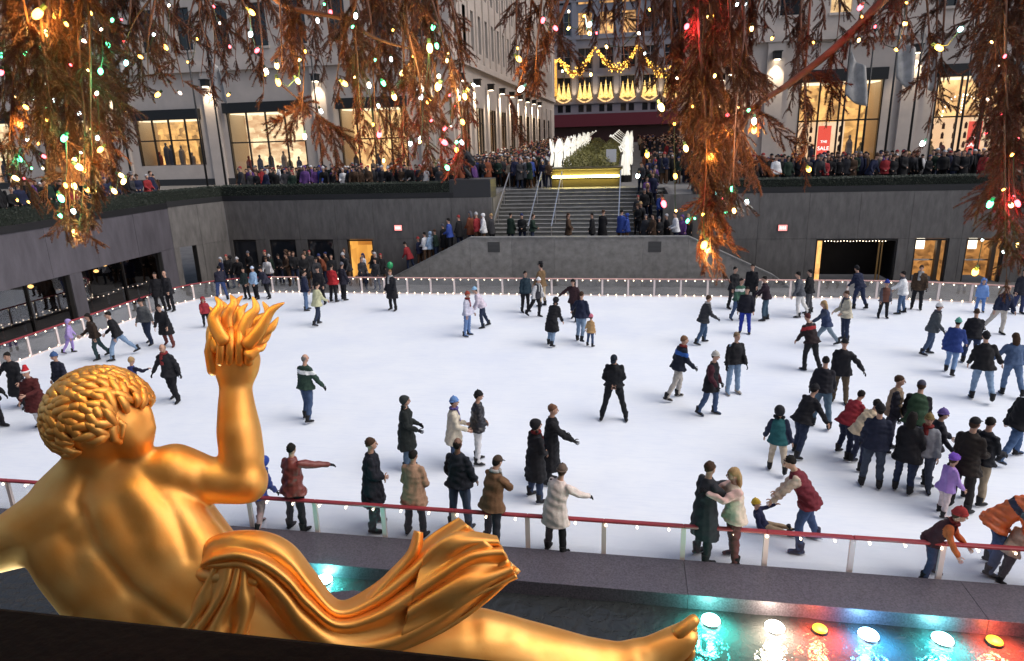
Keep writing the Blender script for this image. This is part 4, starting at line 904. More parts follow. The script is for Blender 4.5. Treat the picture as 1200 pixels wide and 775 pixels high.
S(646,566,1.74,80,BLK,BLK,'hands',.60,('short',(.16,.08,.05)),'woman in full-length black coat gesturing right',over=dict(aR=(40,16,24,0)))
S(479,549,1.70,80,(.016,.02,.02),(.07,.11,.17),'hands',.44,('hood',(.03,.035,.035)),'person in dark coat and ribbed hood holding hands out mid rink')
S(534,548,1.64,75,(.60,.54,.44),JEAN,'hands',.30,('beanie',(.13,.26,.55)),'woman in beige coat and blue hat mid rink',scarf=(.10,.08,.25))
S(561,542,1.68,70,(.012,.012,.018),(.64,.64,.66),'fold',.12,('beanie',BLK),'skater in black puffy jacket and white trousers mid rink',kind='puffer')
S(-3,503,1.7,90,BLK,BLK,'stand',.2,('short',HK),'dark-clad skater cut by the left edge of the frame')

def prepare(d, vox):
    J = skeleton(d['H'], d['pose'], d['H'] < 1.48, hash(d['label']) % 9973 if False else sum(map(ord, d['label'])), d['over'])
    b, c = body_mesh(J, d['bulk'], d['hem']); out = []
    for mb, v in ((b, vox), (c, vox*1.15)):
        me = mb.mesh('tmp'); o = bpy.data.objects.new('tmp', me); COL.objects.link(o)
        m = o.modifiers.new('r', 'REMESH'); m.mode = 'VOXEL'; m.voxel_size = v; m.adaptivity = 0.0
        s_ = o.modifiers.new('s', 'SMOOTH'); s_.factor = .5; s_.iterations = 3; out.append(o)
    d['J'] = J; d['tmp'] = out
def wrinkle(me, amp, seed, zmin=-9, zmax=9):
    n = len(me.vertices); co = np.empty(n*3, np.float32); me.vertices.foreach_get('co', co); co = co.reshape(-1,3)
    no = np.empty(n*3, np.float32); me.vertex_normals.foreach_get('vector', no); no = no.reshape(-1,3)
    r = np.random.default_rng(seed); h = np.zeros(n)
    for _ in range(7):
        f = r.normal(0,1,3); f /= np.linalg.norm(f); f[2] *= 1.6; fr = r.uniform(18, 52); h += np.sin(co@f*fr+r.uniform(0,6.3)+1.4*np.sin(co@r.normal(0,9,3)))/7*1.8
    w_ = ((co[:,2] > zmin) & (co[:,2] < zmax)).astype(float)
    co = co+no*(h*amp*w_)[:,None]; me.vertices.foreach_set('co', co.astype(np.float32).ravel()); me.update()
def finish(d, dg):
    J = d['J']; k = J['k']; ob, oc = d['tmp']
    bm_ = bpy.data.meshes.new_from_object(ob.evaluated_get(dg)); cm = bpy.data.meshes.new_from_object(oc.evaluated_get(dg))
    sd = sum(map(ord, d['label']))
    # body: pants / skin / glove regions
    pc = np.empty(len(bm_.polygons)*3, np.float32); bm_.polygons.foreach_get('center', pc); pc = pc.reshape(-1,3)
    D = [np.minimum(np.minimum(*[seg_dist(pc, J['hip'+n], J['knee'+n]) for n in 'LR']), np.minimum(*[seg_dist(pc, J['knee'+n], J['ank'+n]-Vector((0,0,.05))) for n in 'LR']))-.02,
         np.minimum(seg_dist(pc, J['head']-J['HM'] @ Vector((0,0,.06)), J['head']), seg_dist(pc, J['neck'], J['head'])),
         np.minimum(*[seg_dist(pc, J['wr'+n], J['hd'+n]) for n in 'LR']), seg_dist(pc, J['pelvis'], J['chest'])-.04, np.minimum(*[seg_dist(pc, J['sh'+n], J['el'+n].lerp(J['wr'+n],.9)) for n in 'LR'])]
    lab = np.argmin(np.array(D), axis=0); mi = np.choose(lab, [0,1,2,0,0]).astype(np.int32)
    wrinkle(bm_, .010*k, sd, -9, J['pelvis'].z+.05)
    bmb = MB(); n0 = len(bm_.vertices); co = np.empty(n0*3, np.float32); bm_.vertices.foreach_get('co', co)
    if d['glove'] is None or d['near']: fingers(bmb, J, 2)
    face(bmb, J, 1, 3, 4)
    # one mesh: remeshed body + fingers and features rooted in it
    vs = [tuple(x) for x in co.reshape(-1,3).tolist()]+bmb.v; fs = [tuple(p_.vertices) for p_ in bm_.polygons]+[tuple(i+n0 for i in f) for f in bmb.f]
    me = bpy.data.meshes.new('body'); me.from_pydata(vs, [], fs); me.polygons.foreach_set('material_index', np.concatenate([mi, np.array(bmb.m, np.int32)])); me.polygons.foreach_set('use_smooth', [True]*len(fs)); me.update()
    sk_ = mat('skin_%d' % d['skin'], SKIN[d['skin']], .55, var=.06, vscale=20); gl_ = cloth(d['glove']) if d['glove'] else (sk_ if sd % 3 else cloth(BLK))
    for m in (cloth(d['pants']), sk_, gl_, M_EYE, M_LIP): me.materials.append(m)
    pos = d['pos'] or gnd(d['px'], d['py'], d['z']); t = thing(d['name'], d['label'], 'person', pos, -R(d['fac']), d['group'])
    link('body', me, None, t)
    # coat
    pc = np.empty(len(cm.polygons)*3, np.float32); cm.polygons.foreach_get('center', pc); pc = pc.reshape(-1,3); mi = np.zeros(len(pc), np.int32)
    da = np.minimum(*[np.minimum(seg_dist(pc, J['sh'+n].lerp(J['el'+n],.12), J['el'+n]), seg_dist(pc, J['el'+n], J['wr'+n])) for n in 'LR']); dt = seg_dist(pc, J['pelvis']+Vector((0,0,-.3)), J['chest'])-.09*k
    if d['sleeve']: mi[da < dt] = 1
    if d['band']:
        ax = np.array(J['T'] @ Vector((0,0,1))); hgt = (pc-np.array(J['waist']))@ax/k; mi[(hgt > .14) & (hgt < .24) & ((da >= dt) | (hgt > .1))] = 2
    wrinkle(cm, (.016 if d['kind'] == 'cloth' else .018)*k, sd+5); cm.polygons.foreach_set('material_index', mi); cm.polygons.foreach_set('use_smooth', [True]*len(pc)); cm.update()
    for m in (cloth(d['top'], d['kind']), cloth(d['sleeve'] or d['top'], d['kind']), cloth(d['band'] or d['top'], d['kind'])): cm.materials.append(m)
    link('coat' if d['hem'] > .3 else 'jacket', cm, None, t)
    kind, hc = d['head']; hb = headgear(J, kind); hr_ = random.Random(sd)
    if kind in ('short','long','bald'): hb.v = [tuple(Vector(v)+(Vector(v)-J['head'])*hr_.uniform(-.05,.10)) for v in hb.v]
    ho = hb.obj('hair' if kind in ('short','bald','long') else ('hood' if kind == 'hood' else 'hat'), cloth(hc, 'hair' if kind in ('short','long','bald') else 'cloth'), t, smooth=True)
    hs, HM, h = J['hs'], J['HM'], J['head']; P = lambda x,y,z: h+HM @ Vector((x,y,z))*hs
    if kind in ('beanie','cap','helmet','top','santa'):
        hb = MB(); hb.ell(P(0,-.012,-.005), (.079*hs,.094*hs,.1*hs), HM @ rx(48), 12, 5, lat0=0); hb.obj('hair', cloth(HK if sd % 2 else HB, 'hair'), t, smooth=True)
    if kind == 'santa':
        q = MB(); pts = [P(.09*math.cos(a),-.004+.106*math.sin(a),.04) for a in [2*math.pi*i/14 for i in range(15)]]; q.loft(pts, [.024*hs]*15, 6, HM @ Vector((0,0,1)), rnd=False); q.ell(P(.105,-.09,.08), (.028*hs,)*3, HM, 8, 6); q.obj('fur_trim', cloth((.8,.8,.8)), ho, smooth=True)
    if d['scarf'] or sd % 5 == 0:
        q = MB(); nk = J['neck']; T = J['T']; pts = [nk+T @ Vector((.078*math.cos(a),.012+.08*math.sin(a),.0))*k for a in [2*math.pi*i/12 for i in range(13)]]; q.loft(pts, [.034*k]*13, 8, T @ Vector((0,0,1)), rnd=False)
        q.loft([nk+T @ Vector((.03,.09,-.02))*k, nk+T @ Vector((.035,.13,-.12))*k, nk+T @ Vector((.035,.155,-.3))*k], [(.05*k,.016*k)]*3, 8); q.obj('scarf', cloth(d['scarf'] or random.choice([(.08,.08,.1),(.16,.02,.02),(.3,.3,.3)])), t, smooth=True)
    for n in 'LR':
        skm = skate_mesh(J, n, d['noskate']); skm.obj('boot' if d['noskate'] else 'ice_skate', [cloth(d['boots'], 'leather'), M_BLADE], t, smooth=False)
    for o in (ob, oc):
        m_ = o.data; bpy.data.objects.remove(o); bpy.data.meshes.remove(m_)
def build_people(lst):
    for d in lst:
        pos = d['pos'] or gnd(d['px'], d['py'], d['z']); dist = (Vector(pos)-CP).length; d['near'] = dist < 22
        prepare(d, max(.0125, min(.026, dist*.00095)))
    bpy.context.view_layer.update(); dg = bpy.context.evaluated_depsgraph_get()
    for d in lst: finish(d, dg)
build_people(SKATERS)
# ---------------------------------------------------------------- gilded reclining figure above the pool
def gold_material():
    m = mat('gilding', (.95,.50,.115), .30, metal=1.0); t = m.node_tree; b = t.nodes['Principled BSDF']; tc = t.nodes.new('ShaderNodeTexCoord')
    n = t.nodes.new('ShaderNodeTexNoise'); n.inputs['Scale'].default_value = 3.5; n.inputs['Detail'].default_value = 6; t.links.new(tc.outputs['Object'], n.inputs['Vector'])
    cr = t.nodes.new('ShaderNodeValToRGB'); e = cr.color_ramp.elements; e[0].position = .3; e[0].color = (.98,.45,.10,1); e[1].position = .7; e[1].color = (1.0,.60,.20,1)
    t.links.new(n.outputs['Fac'], cr.inputs['Fac']); t.links.new(cr.outputs['Color'], b.inputs['Base Color'])
    mr = t.nodes.new('ShaderNodeMapRange'); mr.inputs['To Min'].default_value = .46; mr.inputs['To Max'].default_value = .6; t.links.new(n.outputs['Fac'], mr.inputs['Value']); t.links.new(mr.outputs['Result'], b.inputs['Roughness'])
    n2 = t.nodes.new('ShaderNodeTexNoise'); n2.inputs['Scale'].default_value = 45; n2.inputs['Detail'].default_value = 3; t.links.new(tc.outputs['Object'], n2.inputs['Vector'])
    bp = t.nodes.new('ShaderNodeBump'); bp.inputs['Strength'].default_value = .05; bp.inputs['Distance'].default_value = .01; t.links.new(n2.outputs['Fac'], bp.inputs['Height']); t.links.new(bp.outputs['Normal'], b.inputs['Normal'])
    return m
M_GILT = gold_material(); PXM = 5.3/FPX
gs = thing('gilded_statue', 'large gilded reclining figure with curly hair raising a flame above the pool', 'statue', (-2.6, 4.2, 0))
GO = Vector(gs.location)
def G(px, py, d): return U(px, py, d)-GO
def gl(b, pts, rad, n=16):
    """loft from (px, py, depth) and radii in photo pixels (in the picture plane, in depth)"""
    P = [G(*p_) for p_ in pts]; Q = []
    for (x,y,d), r in zip(pts, rad):
        s_ = d/FPX; Q.append((r*s_, r*s_) if not isinstance(r, tuple) else (r[0]*s_, r[1]*s_))
    t = (P[-1]-P[0]).normalized(); side = t.cross(CF).normalized(); b.loft(P, Q, n, side)
b = MB()
gl(b, [(112,575,5.25),(130,605,5.25),(165,652,5.2),(212,700,5.15),(275,748,5.15),(340,790,5.2)], [(68,40),(92,52),(92,52),(86,52),(84,54),(84,58)], 24)
gl(b, [(130,640,5.12),(150,700,5.1),(190,760,5.1)], [(60,40),(70,45),(70,45)], 20)
gl(b, [(205,600,5.35),(240,650,5.3),(280,700,5.3)], [(34,50),(34,55),(50,60)], 18)
gl(b, [(95,585,5.22),(110,545,5.2),(122,505,5.15)], [(54,44),(34,34),(36,36)], 18)
gl(b, [(120,570,5.2),(165,560,5.25),(205,556,5.32)], [(40,32),(34,32),(34,34)], 18)
gl(b, [(110,582,5.2),(74,602,5.15),(42,622,5.1),(0,640,5.1),(-50,655,5.1),(-100,660,5.15)], [(46,40),(44,42),(40,40),(31,32),(28,28),(24,24)], 18)
gl(b, [(60,620,5.12),(90,655,5.1),(120,690,5.1)], [(40,36),(48,40),(50,40)], 18)
gl(b, [(190,556,5.32),(215,556,5.34),(245,563,5.38),(290,565,5.42)], [(33,33),(33,33),(27,28),(26,27)], 18)
b.ell(G(203,552,5.3), (.22,.22,.22), None, 18, 12)
gl(b, [(287,566,5.42),(284,535,5.43),(280,505,5.45),(277,475,5.47),(276,452,5.48)], [(20,24),(25,26),(25,26),(21,21),(18,17)], 18)
b.ell(G(296,574,5.42), (.085,.09,.07), None, 12, 8)
gl(b, [(276,450,5.48),(277,436,5.48),(277,420,5.48)], [(20,17),(26,20),(29,22)], 16)
b.ell(G(118,488,5.13), (.335,.34,.33), None, 20, 14)
gl(b, [(125,492,5.12),(150,505,5.14),(160,520,5.16),(165,534,5.18)], [(40,42),(32,34),(22,24),(11,13)], 18)
gl(b, [(174,478,5.16),(177,496,5.17),(179,503,5.17)], [(5,6),(6,6),(6,6)], 10)
gl(b, [(172,515,5.17),(176,517,5.18)], [(5,7),(5,7)], 8)
gl(b, [(330,770,5.25),(400,770,5.28),(470,765,5.32),(540,757,5.36),(590,766,5.38),(640,776,5.4),(690,782,5.4),(730,780,5.4),(755,772,5.4)], [(62,60),(60,56),(52,50),(47,46),(43,42),(40,40),(33,34),(26,26),(24,24)], 20)
gl(b, [(560,752,5.33),(600,758,5.36)], [(38,36),(34,34)], 14)
gl(b, [(742,784,5.4),(770,768,5.4),(795,752,5.4),(806,742,5.4)], [(26,24),(24,22),(19,22),(13,22)], 16)
me = b.mesh('tmp'); o = bpy.data.objects.new('tmp', me); COL.objects.link(o)
m = o.modifiers.new('r', 'REMESH'); m.mode = 'VOXEL'; m.voxel_size = .017
m = o.modifiers.new('s', 'SMOOTH'); m.factor = .6; m.iterations = 22
bpy.context.view_layer.update(); dg = bpy.context.evaluated_depsgraph_get(); me2 = bpy.data.meshes.new_from_object(o.evaluated_get(dg)); bpy.data.objects.remove(o)
# carve spine, shoulder blades and ribs as gentle relief along the back
n = len(me2.vertices); co = np.empty(n*3, np.float32); me2.vertices.foreach_get('co', co); co = co.reshape(-1,3).astype(float)
no = np.empty(n*3, np.float32); me2.vertex_normals.foreach_get('vector', no); no = no.reshape(-1,3)
rel = co+np.array(GO)-np.array(CP); zc = rel@np.array(CF); pxy = np.stack([600+FPX*(rel@np.array(CR))/zc, 387.5-FPX*(rel@np.array(CU))/zc], 1)
facing = np.clip(-(no@np.array(CF)), 0, 1)
def dline(pts):
    dd = np.full(n, 1e9)
    for a, c in zip(pts[:-1], pts[1:]):
        a = np.array(a, float); c = np.array(c, float); ab = c-a; tt = np.clip(((pxy-a)@ab)/(ab@ab), 0, 1); dd = np.minimum(dd, np.linalg.norm(pxy-(a+tt[:,None]*ab), axis=1))
    return dd
def relief(pts, wpx, amp):
    global co
    co = co+no*(amp*.62*np.exp(-(dline(pts)/wpx)**2)*facing)[:,None]
relief([(98,560),(90,590),(108,640),(150,690),(210,735)], 9, -.05)
relief([(112,585),(128,640),(165,690),(215,725)], 16, .022)
relief([(70,600),(62,640),(95,690),(140,730)], 18, .025)
relief([(150,575),(175,600),(185,640)], 16, .03)
relief([(140,590),(158,625)], 12, -.025)
relief([(196,586),(208,612),(222,655)], 7, -.03)
relief([(222,600),(236,630)], 9, .02)
relief([(168,552),(190,585)], 7, -.02)
relief([(232,545),(238,585)], 8, -.015)
relief([(520,735),(590,742)], 8, -.02); relief([(640,768),(720,770)], 9, -.016); relief([(764,752),(790,745)], 6, .018)
relief([(745,748),(752,770)], 6, -.02)
me2.vertices.foreach_set('co', co.astype(np.float32).ravel()); me2.polygons.foreach_set('use_smooth', [True]*len(me2.polygons)); me2.update()
body = link('body', me2, M_GILT, gs)
sm_ = body.modifiers.new('s', 'SMOOTH'); sm_.factor = .5; sm_.iterations = 8
for i in range(5):
    b = MB(); w_ = (8.5,6.2,5.8,5.2,4.6)[i]; gl(b, [(796+i*2,741+i*8.5,5.34+.02*i),(806+i*1.2,733+i*8.5,5.33+.02*i),(813-i*.4,727+i*9,5.33+.02*i)], [(w_,w_*1.2),(w_*.85,w_),(w_*.8,w_*.9)], 12); b.obj('toe', M_GILT, gs, smooth=True)
# hair: overlapping locks combed round the skull
b = MB(); HC = G(118,488,5.13); rnd = random.Random(4); HR = .345
fwd = (G(165,505,5.16)-HC).normalized(); upv = (CU*.9-CR*.25).normalized(); rt = fwd.cross(upv).normalized(); upv = rt.cross(fwd)
HB3 = Matrix((( fwd.x, rt.x, upv.x), (fwd.y, rt.y, upv.y), (fwd.z, rt.z, upv.z)))
for la in range(-48, 92, 9):
    nn = max(4, int(30*math.cos(R(la))))
    for j in range(nn):
        lo = 360*(j+.5*((la//9) % 2))/nn+rnd.uniform(-4,4); dirv = Vector((math.cos(R(la))*math.cos(R(lo)), math.cos(R(la))*math.sin(R(lo)), math.sin(R(la))))
        if dirv.x > .55 and la < 42: continue                 # face stays clear
        if la < -20 and dirv.x > .05: continue
        c = HC+HB3 @ Vector((dirv.x*HR*1.02, dirv.y*HR*.98, dirv.z*HR*1.0)); nrm = (HB3 @ dirv).normalized()
        tng = (HB3 @ Vector((-.85,0,.0))-nrm*(HB3 @ Vector((-.85,0,0))).dot(nrm)); tng = tng+nrm.cross(tng)*rnd.uniform(-.8,.8)
        if tng.length < .05: continue
        tng.normalize(); sd_ = nrm.cross(tng); L_ = .075+rnd.uniform(-.02,.03)
        P = [c-tng*L_*.8+nrm*.0, c-tng*L_*.2+nrm*.03, c+tng*L_*.5+nrm*.032+sd_*rnd.uniform(-.01,.01), c+tng*L_*1.0+nrm*.012]
        b.loft(P, [(.022,.012),(.036,.022),(.033,.022),(.014,.012)], 8, sd_)
b.obj('hair', M_GILT, gs, smooth=True)
b = MB(); gl(b, [(136,492,4.93),(131,503,4.9),(134,515,4.92),(140,518,4.95)], [(5,5),(6,7),(5,6),(4,4)], 8); gl(b, [(136,492,4.93),(144,498,4.95),(142,512,4.95)], [(4,4),(5,4),(3,3)], 8); b.obj('ear', M_GILT, gs, smooth=True)
# fingers closed round the flame
b = MB()
for i, x in enumerate((259, 270, 281, 292)):
    gl(b, [(x,424,5.36),(x+.5,406,5.32),(x+1,392-abs(i-1.5)*2,5.36),(x+1,386,5.42)], [(5.8,6),(5.6,6),(5,5),(4,4)], 10)
gl(b, [(250,434,5.42),(246,412,5.38),(249,392,5.38),(254,384,5.4)], [(7,7),(6.5,6.5),(5.5,6),(4,4)], 10)
b.obj('finger_row', M_GILT, gs, smooth=True)
# flame: a bundle of curling tongues
fl = []
tong = [[(262,400),(250,375),(258,358),(252,348)], [(268,400),(266,372),(274,356),(270,346)], [(276,398),(280,370),(275,358),(284,347)], [(282,398),(290,374),(300,362),(296,348)], [(288,400),(300,378),(314,368),(308,354)], [(290,404),(306,384),(318,364),(333,355)],
        [(290,408),(305,392),(318,384),(326,372)], [(288,414),(300,402),(310,398),(318,388)], [(256,408),(249,392),(254,374),(246,360)], [(255,414),(249,400),(247,386),(252,372)], [(292,416),(300,410),(306,408),(312,402)], [(272,395),(284,380),(282,366),(290,356)], [(264,395),(260,380),(266,366),(262,354)]]
for i, tg in enumerate(tong):
    b = MB(); dd = 5.42+.06*((i*7) % 5-2)
    P = [G(x,y,dd+.02*j) for j,(x,y) in enumerate(tg)]; s_ = dd/FPX
    PP = []
    for u in np.linspace(0, 3, 13):
        k_ = min(2, int(u)); f_ = u-k_; p0 = P[max(k_-1,0)]; p1 = P[k_]; p2 = P[k_+1]; p3 = P[min(k_+2,3)]
        PP.append(.5*((2*p1)+(p2-p0)*f_+(2*p0-5*p1+4*p2-p3)*f_*f_+(3*p1-p0-3*p2+p3)*f_**3))
    b.loft(PP, [(s_*w_*1.0, s_*w_*.6) for w_ in np.interp(np.linspace(0,1,13), [0,.35,.7,1], [9,7.5,5,1.0])], 10, CR)
    b.obj('flame_tongue', M_GILT, gs, smooth=True)
# drapery: a swag thrown over the hip that flares to the right, and a pleated tail
def spl(pts, m_):
    P = np.array(pts, float); k_ = len(P); out = []
    for u in np.linspace(0, k_-1.0001, m_):
        i = int(u); f_ = u-i; p0 = P[max(i-1,0)]; p1 = P[i]; p2 = P[min(i+1,k_-1)]; p3 = P[min(i+2,k_-1)]
        out.append(.5*((2*p1)+(p2-p0)*f_+(2*p0-5*p1+4*p2-p3)*f_*f_+(3*p1-p0-3*p2+p3)*f_**3))
    return out
def ribbon(name, top, bot, nfold, amp, bulge, NT=70, NSs=61, th=.03, ph=0.0, asym=0):
    T_ = spl(top, NT); B_ = spl(bot, NT); rows = []
    for i in range(NT):
        u = i/(NT-1); row = []
        for j in range(NSs):
            s_ = j/(NSs-1); x, y, d = T_[i]*(1-s_)+B_[i]*s_
            fold = .5-.5*math.cos(2*math.pi*nfold*(s_+.06*math.sin(5*u+9*s_))+ph*3)
            d2 = d-bulge(u)*math.sin(math.pi*min(1,max(0,s_)))-amp(u)*fold*(1 if 0 < j < NSs-1 else .3)
            row.append(G(x, y, d2))
        rows.append(row)
    q = MB(); q.grid(rows); o = q.obj(name, M_GILT, gs, smooth=True)
    m = o.modifiers.new('s', 'SOLIDIFY'); m.thickness = th; m.offset = 0
    return o
ribbon('drape', [(238,660,5.1),(243,636,5.05),(270,625,5.0),(310,625,5.0),(342,640,5.02),(368,672,5.05),(396,705,5.08),(430,692,5.12),(470,660,5.15),(505,628,5.2),(538,607,5.2)],
       [(236,664,5.05),(262,672,4.92),(290,676,4.9),(312,698,4.9),(332,725,4.9),(352,748,4.9),(395,768,4.92),(455,766,4.95),(515,742,5.0),(565,708,5.05),(609,668,5.1)],
       3, lambda u: .05+.06*u, lambda u: .18-.06*u, ph=.2)
ribbon('drape', [(498,650,5.0),(520,632,5.0),(545,624,5.02),(582,630,5.05)], [(470,745,4.86),(520,722,4.88),(565,696,4.92),(606,676,5.0)], 3, lambda u: .04+.05*u, lambda u: .04, NT=40, NSs=41, ph=.5)
ribbon('drape', [(420,712,5.0),(450,678,5.06),(478,648,5.1),(487,622,5.15)], [(430,716,4.98),(462,682,5.04),(490,650,5.08),(494,624,5.12)], 1, lambda u: .05, lambda u: .02, NT=20, NSs=9)
ribbon('drape', [(252,662,4.86),(238,690,4.86),(216,722,4.9),(190,752,4.9)], [(296,668,4.84),(298,700,4.82),(292,735,4.82),(286,765,4.82)], 4, lambda u: .03+.05*u, lambda u: .05, NT=40, NSs=49, ph=.4)
b = MB(); gl(b, [(234,664,5.02),(240,672,4.95),(258,674,4.88),(280,674,4.85),(300,680,4.84)], [(8,10),(10,12),(10,14),(9,14),(7,10)], 12); b.obj('drape_roll', M_GILT, gs, smooth=True)
# rough stone seat of the figure rising from the pool
b = MB(); rnd = random.Random(2); rows = []
for i in range(9):
    u = i/8; z = -1.0+4.0*u; row = []
    for j in range(25):
        a = 2*math.pi*j/24; r_ = (1.25-.55*u)*(1+.13*noise.noise((math.cos(a)*1.4, math.sin(a)*1.4, z*1.1))); row.append(Vector((-2.45,4.35,0))-GO+Vector((r_*math.cos(a)*1.15, r_*math.sin(a)*.8, z)))
    rows.append(row)
rows.append([Vector((-2.45,4.35,3.02))-GO]*25)
b.grid(rows); ped = b.obj('rock_base', M_KERB); ped.location = GO; tag(ped, 'rough dark stone block under the gilded figure', 'rock')
# ---- coloured lamps in the pool, aimed inwards over the water
LAMPS = [(833,725,(.05,.95,.75),'turquoise',1), (908,733,(1,.78,.55),'white',1), (961,735,(1,.55,.0),'first yellow',0), (1018,742,(.05,.5,1),'blue',1), (1105,747,(.05,.85,.85),'cyan',1), (1166,749,(1,.5,.0),'second yellow',0)]
def pool_lamp(p_, col, nm, big, power, hot=14, up=False, side=0):
    t = thing('pool_lamp', nm, 'lamp', p_, group='coloured lamps in the pool')
    q = MB(); q.loft([(0,0,-.16),(0,0,-.02)], [.10,.11], 16, rnd=False); q.obj('housing', M_BLACK, t)
    core = tuple(.35*1+.65*c for c in col) if big else (1,.62,.02)
    q = MB(); q.ell((0,0,-.02), (.14,.14,.06) if big else (.105,.105,.05), nu=16, nv=6, lat0=0); q.obj('lens', glow('lamp_'+nm.replace(' ','_'), core, hot if big else 1.3), t, smooth=True)
    l = bpy.data.lights.new('pool_light', 'SPOT' if up else 'POINT'); l.energy = power*(6 if up else 1); l.color = col; l.shadow_soft_size = .08
    lo = bpy.data.objects.new('pool_light', l); COL.objects.link(lo); lo.parent = t; lo.location = (0,0,.16)
    if up: l.spot_size = R(76); l.spot_blend = .6; lo.rotation_euler = (R(180),0,0)
    if side:
        l2 = bpy.data.lights.new('pool_beam', 'SPOT'); l2.energy = side; l2.color = col; l2.shadow_soft_size = .1; l2.spot_size = R(150); l2.spot_blend = 1.0
        l3 = bpy.data.objects.new('pool_beam', l2); COL.objects.link(l3); l3.parent = t; l3.location = (0,-.05,.3); l3.rotation_euler = (R(-32),0,0)
for px, py, col, nm, big in LAMPS:
    p_ = gnd(px, py, -.05); pool_lamp((p_.x, p_.y, WZ+.06), col if big else (1,.08,.03), '%s pool lamp lit beside the kerb' % nm, big, 9 if big else 7, side=150 if big else 190)
for (x, y), nm in ((tuple(gnd(380,682,WZ))[:2], 'turquoise pool lamp glowing behind the drapery'), ((-5.6,4.9), 'turquoise pool lamp under the raised shoulder'), ((-4.1,3.2), 'turquoise pool lamp below the back of the figure')):
    pool_lamp((x,y,WZ+.06), (.10,.95,.85) if y > 7 else (.55,.78,1), nm, 1, 14 if y > 7 else 60, up=y < 7, side=130 if y > 7 else 0)
# ---------------------------------------------------------------- drooping boughs of the lit spruce overhead
M_NEEDLE = mat('spruce_needles', (.135,.055,.033), .6, var=.35, vscale=2.5, rand=.3)  # bulb light's red-brown put into the needle colour; unlit needles are dark green
M_BARK = mat('spruce_bark', (.17,.085,.06), .8, var=.3, vscale=10, bump=.4, bscale=40)
def spray_mesh(seed, L):
    r = random.Random(seed); b = MB()
    def needles(P, ln, dens):
        for a, c in zip(P[:-1], P[1:]):
            d = (c-a); m_ = max(2, int(d.length*dens)); dn = d.normalized(); o1 = dn.orthogonal().normalized(); o2 = dn.cross(o1)
            for _ in range(m_):
                t = r.random(); an = r.uniform(0, 6.283); base = a+d*t; out = o1*math.cos(an)+o2*math.sin(an)
                v = (dn*r.uniform(.5,1.2)+out).normalized()*ln*r.uniform(.7,1.25); w_ = v.cross(out+dn*.3).normalized()*.003
                b.add([base-w_, base+w_, base+v], [(0,1,2)], 0)
    P = [Vector((0,0,0))]; d = Vector((r.uniform(-.3,.3), r.uniform(-.3,.3), -1)).normalized(); st = .05; k = 0
    while k*st < L:
        d = (d+Vector((r.gauss(0,.13), r.gauss(0,.13), -.08))).normalized(); P.append(P[-1]+d*st); k += 1
    b.loft(P, [.0055-.0035*i/len(P) for i in range(len(P))], 5, mi=1, rnd=False); needles(P, .032, 700)
    for i in range(1, len(P)-1):
        for _ in range(3 if r.random() < .5 else 2):
            s_ = r.choice((-1,1)); e = Vector((s_*r.uniform(.3,1), r.uniform(-.8,.8), -r.uniform(.5,1.3))).normalized(); n_ = r.randint(2, 5); Q = [P[i]]
            for _k in range(n_): e = (e+Vector((0,0,-.22))).normalized(); Q.append(Q[-1]+e*.04)
            b.loft(Q, [.0025]*len(Q), 3, mi=1, rnd=False); needles(Q, .029, 720)
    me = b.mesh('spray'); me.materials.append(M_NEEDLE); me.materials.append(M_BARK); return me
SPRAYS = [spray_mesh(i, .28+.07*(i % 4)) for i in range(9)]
spruce = thing('spruce_tree', 'lit holiday spruce whose drooping russet boughs hang across the top', 'tree', (0,-4.0,5.2))
SO = Vector(spruce.location)
def crv(pts, m_):
    P = [Vector(p_) for p_ in pts]; out = []; k_ = len(P)
    for u in np.linspace(0, k_-1.0001, m_):
        i = int(u); f_ = u-i; p0 = P[max(i-1,0)]; p1 = P[i]; p2 = P[min(i+1,k_-1)]; p3 = P[min(i+2,k_-1)]
        out.append(.5*((2*p1)+(p2-p0)*f_+(2*p0-5*p1+4*p2-p3)*f_*f_+(3*p1-p0-3*p2+p3)*f_**3))
    return out
q = MB(); q.loft([(0,0,-5),(0,0,0),(0,0,6),(0,0,14)], [.55,.5,.4,.22], 14); q.obj('trunk', M_BARK, spruce, smooth=True)
BULBS = []
rt_ = random.Random(11)
def strand(x0, x1, y1, d, y0=-45, full=1.0, thick=.012, wob=6, fat=1.0, limb=True):
    """one hanging bough: a stem from above the frame down to (x1, y1), with needle sprays along it"""
    y1 = y1-16 if y1 > 60 else y1
    mid = [(x0+(x1-x0)*t_+rt_.uniform(-wob,wob), y0+(y1-y0)*t_, d+rt_.uniform(-.1,.1)) for t_ in (0,.33,.66,1)]
    P = crv([U(*m_)-SO for m_ in mid], 14)
    b = MB(); b.loft(P, [thick*(1-.8*i/13) for i in range(14)], 6, rnd=False)
    if limb:
        top = P[0]; mid2 = top*.55+Vector((0,0,.9)); b.loft([top, (top+mid2)/2+Vector((0,0,.25)), mid2, Vector((0,0,max(3.2,top.z+.6)))], [thick, thick*1.5, thick*2.2, thick*3.4], 6, rnd=False)
    o = b.obj('bough', M_BARK, spruce, smooth=True)
    L_ = sum((c-a).length for a, c in zip(P[:-1], P[1:])); m_ = max(2, int(L_/.105*full))
    for i in range(m_):
        t_ = (i+rt_.random())/m_; k_ = min(12, int(t_*13)); p_ = P[k_].lerp(P[k_+1], t_*13-k_)
        s_ = rt_.uniform(.5, .95)*(1 if t_ < .8 else .7)*fat
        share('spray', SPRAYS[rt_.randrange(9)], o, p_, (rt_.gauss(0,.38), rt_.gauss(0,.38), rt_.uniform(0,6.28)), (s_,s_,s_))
    return P
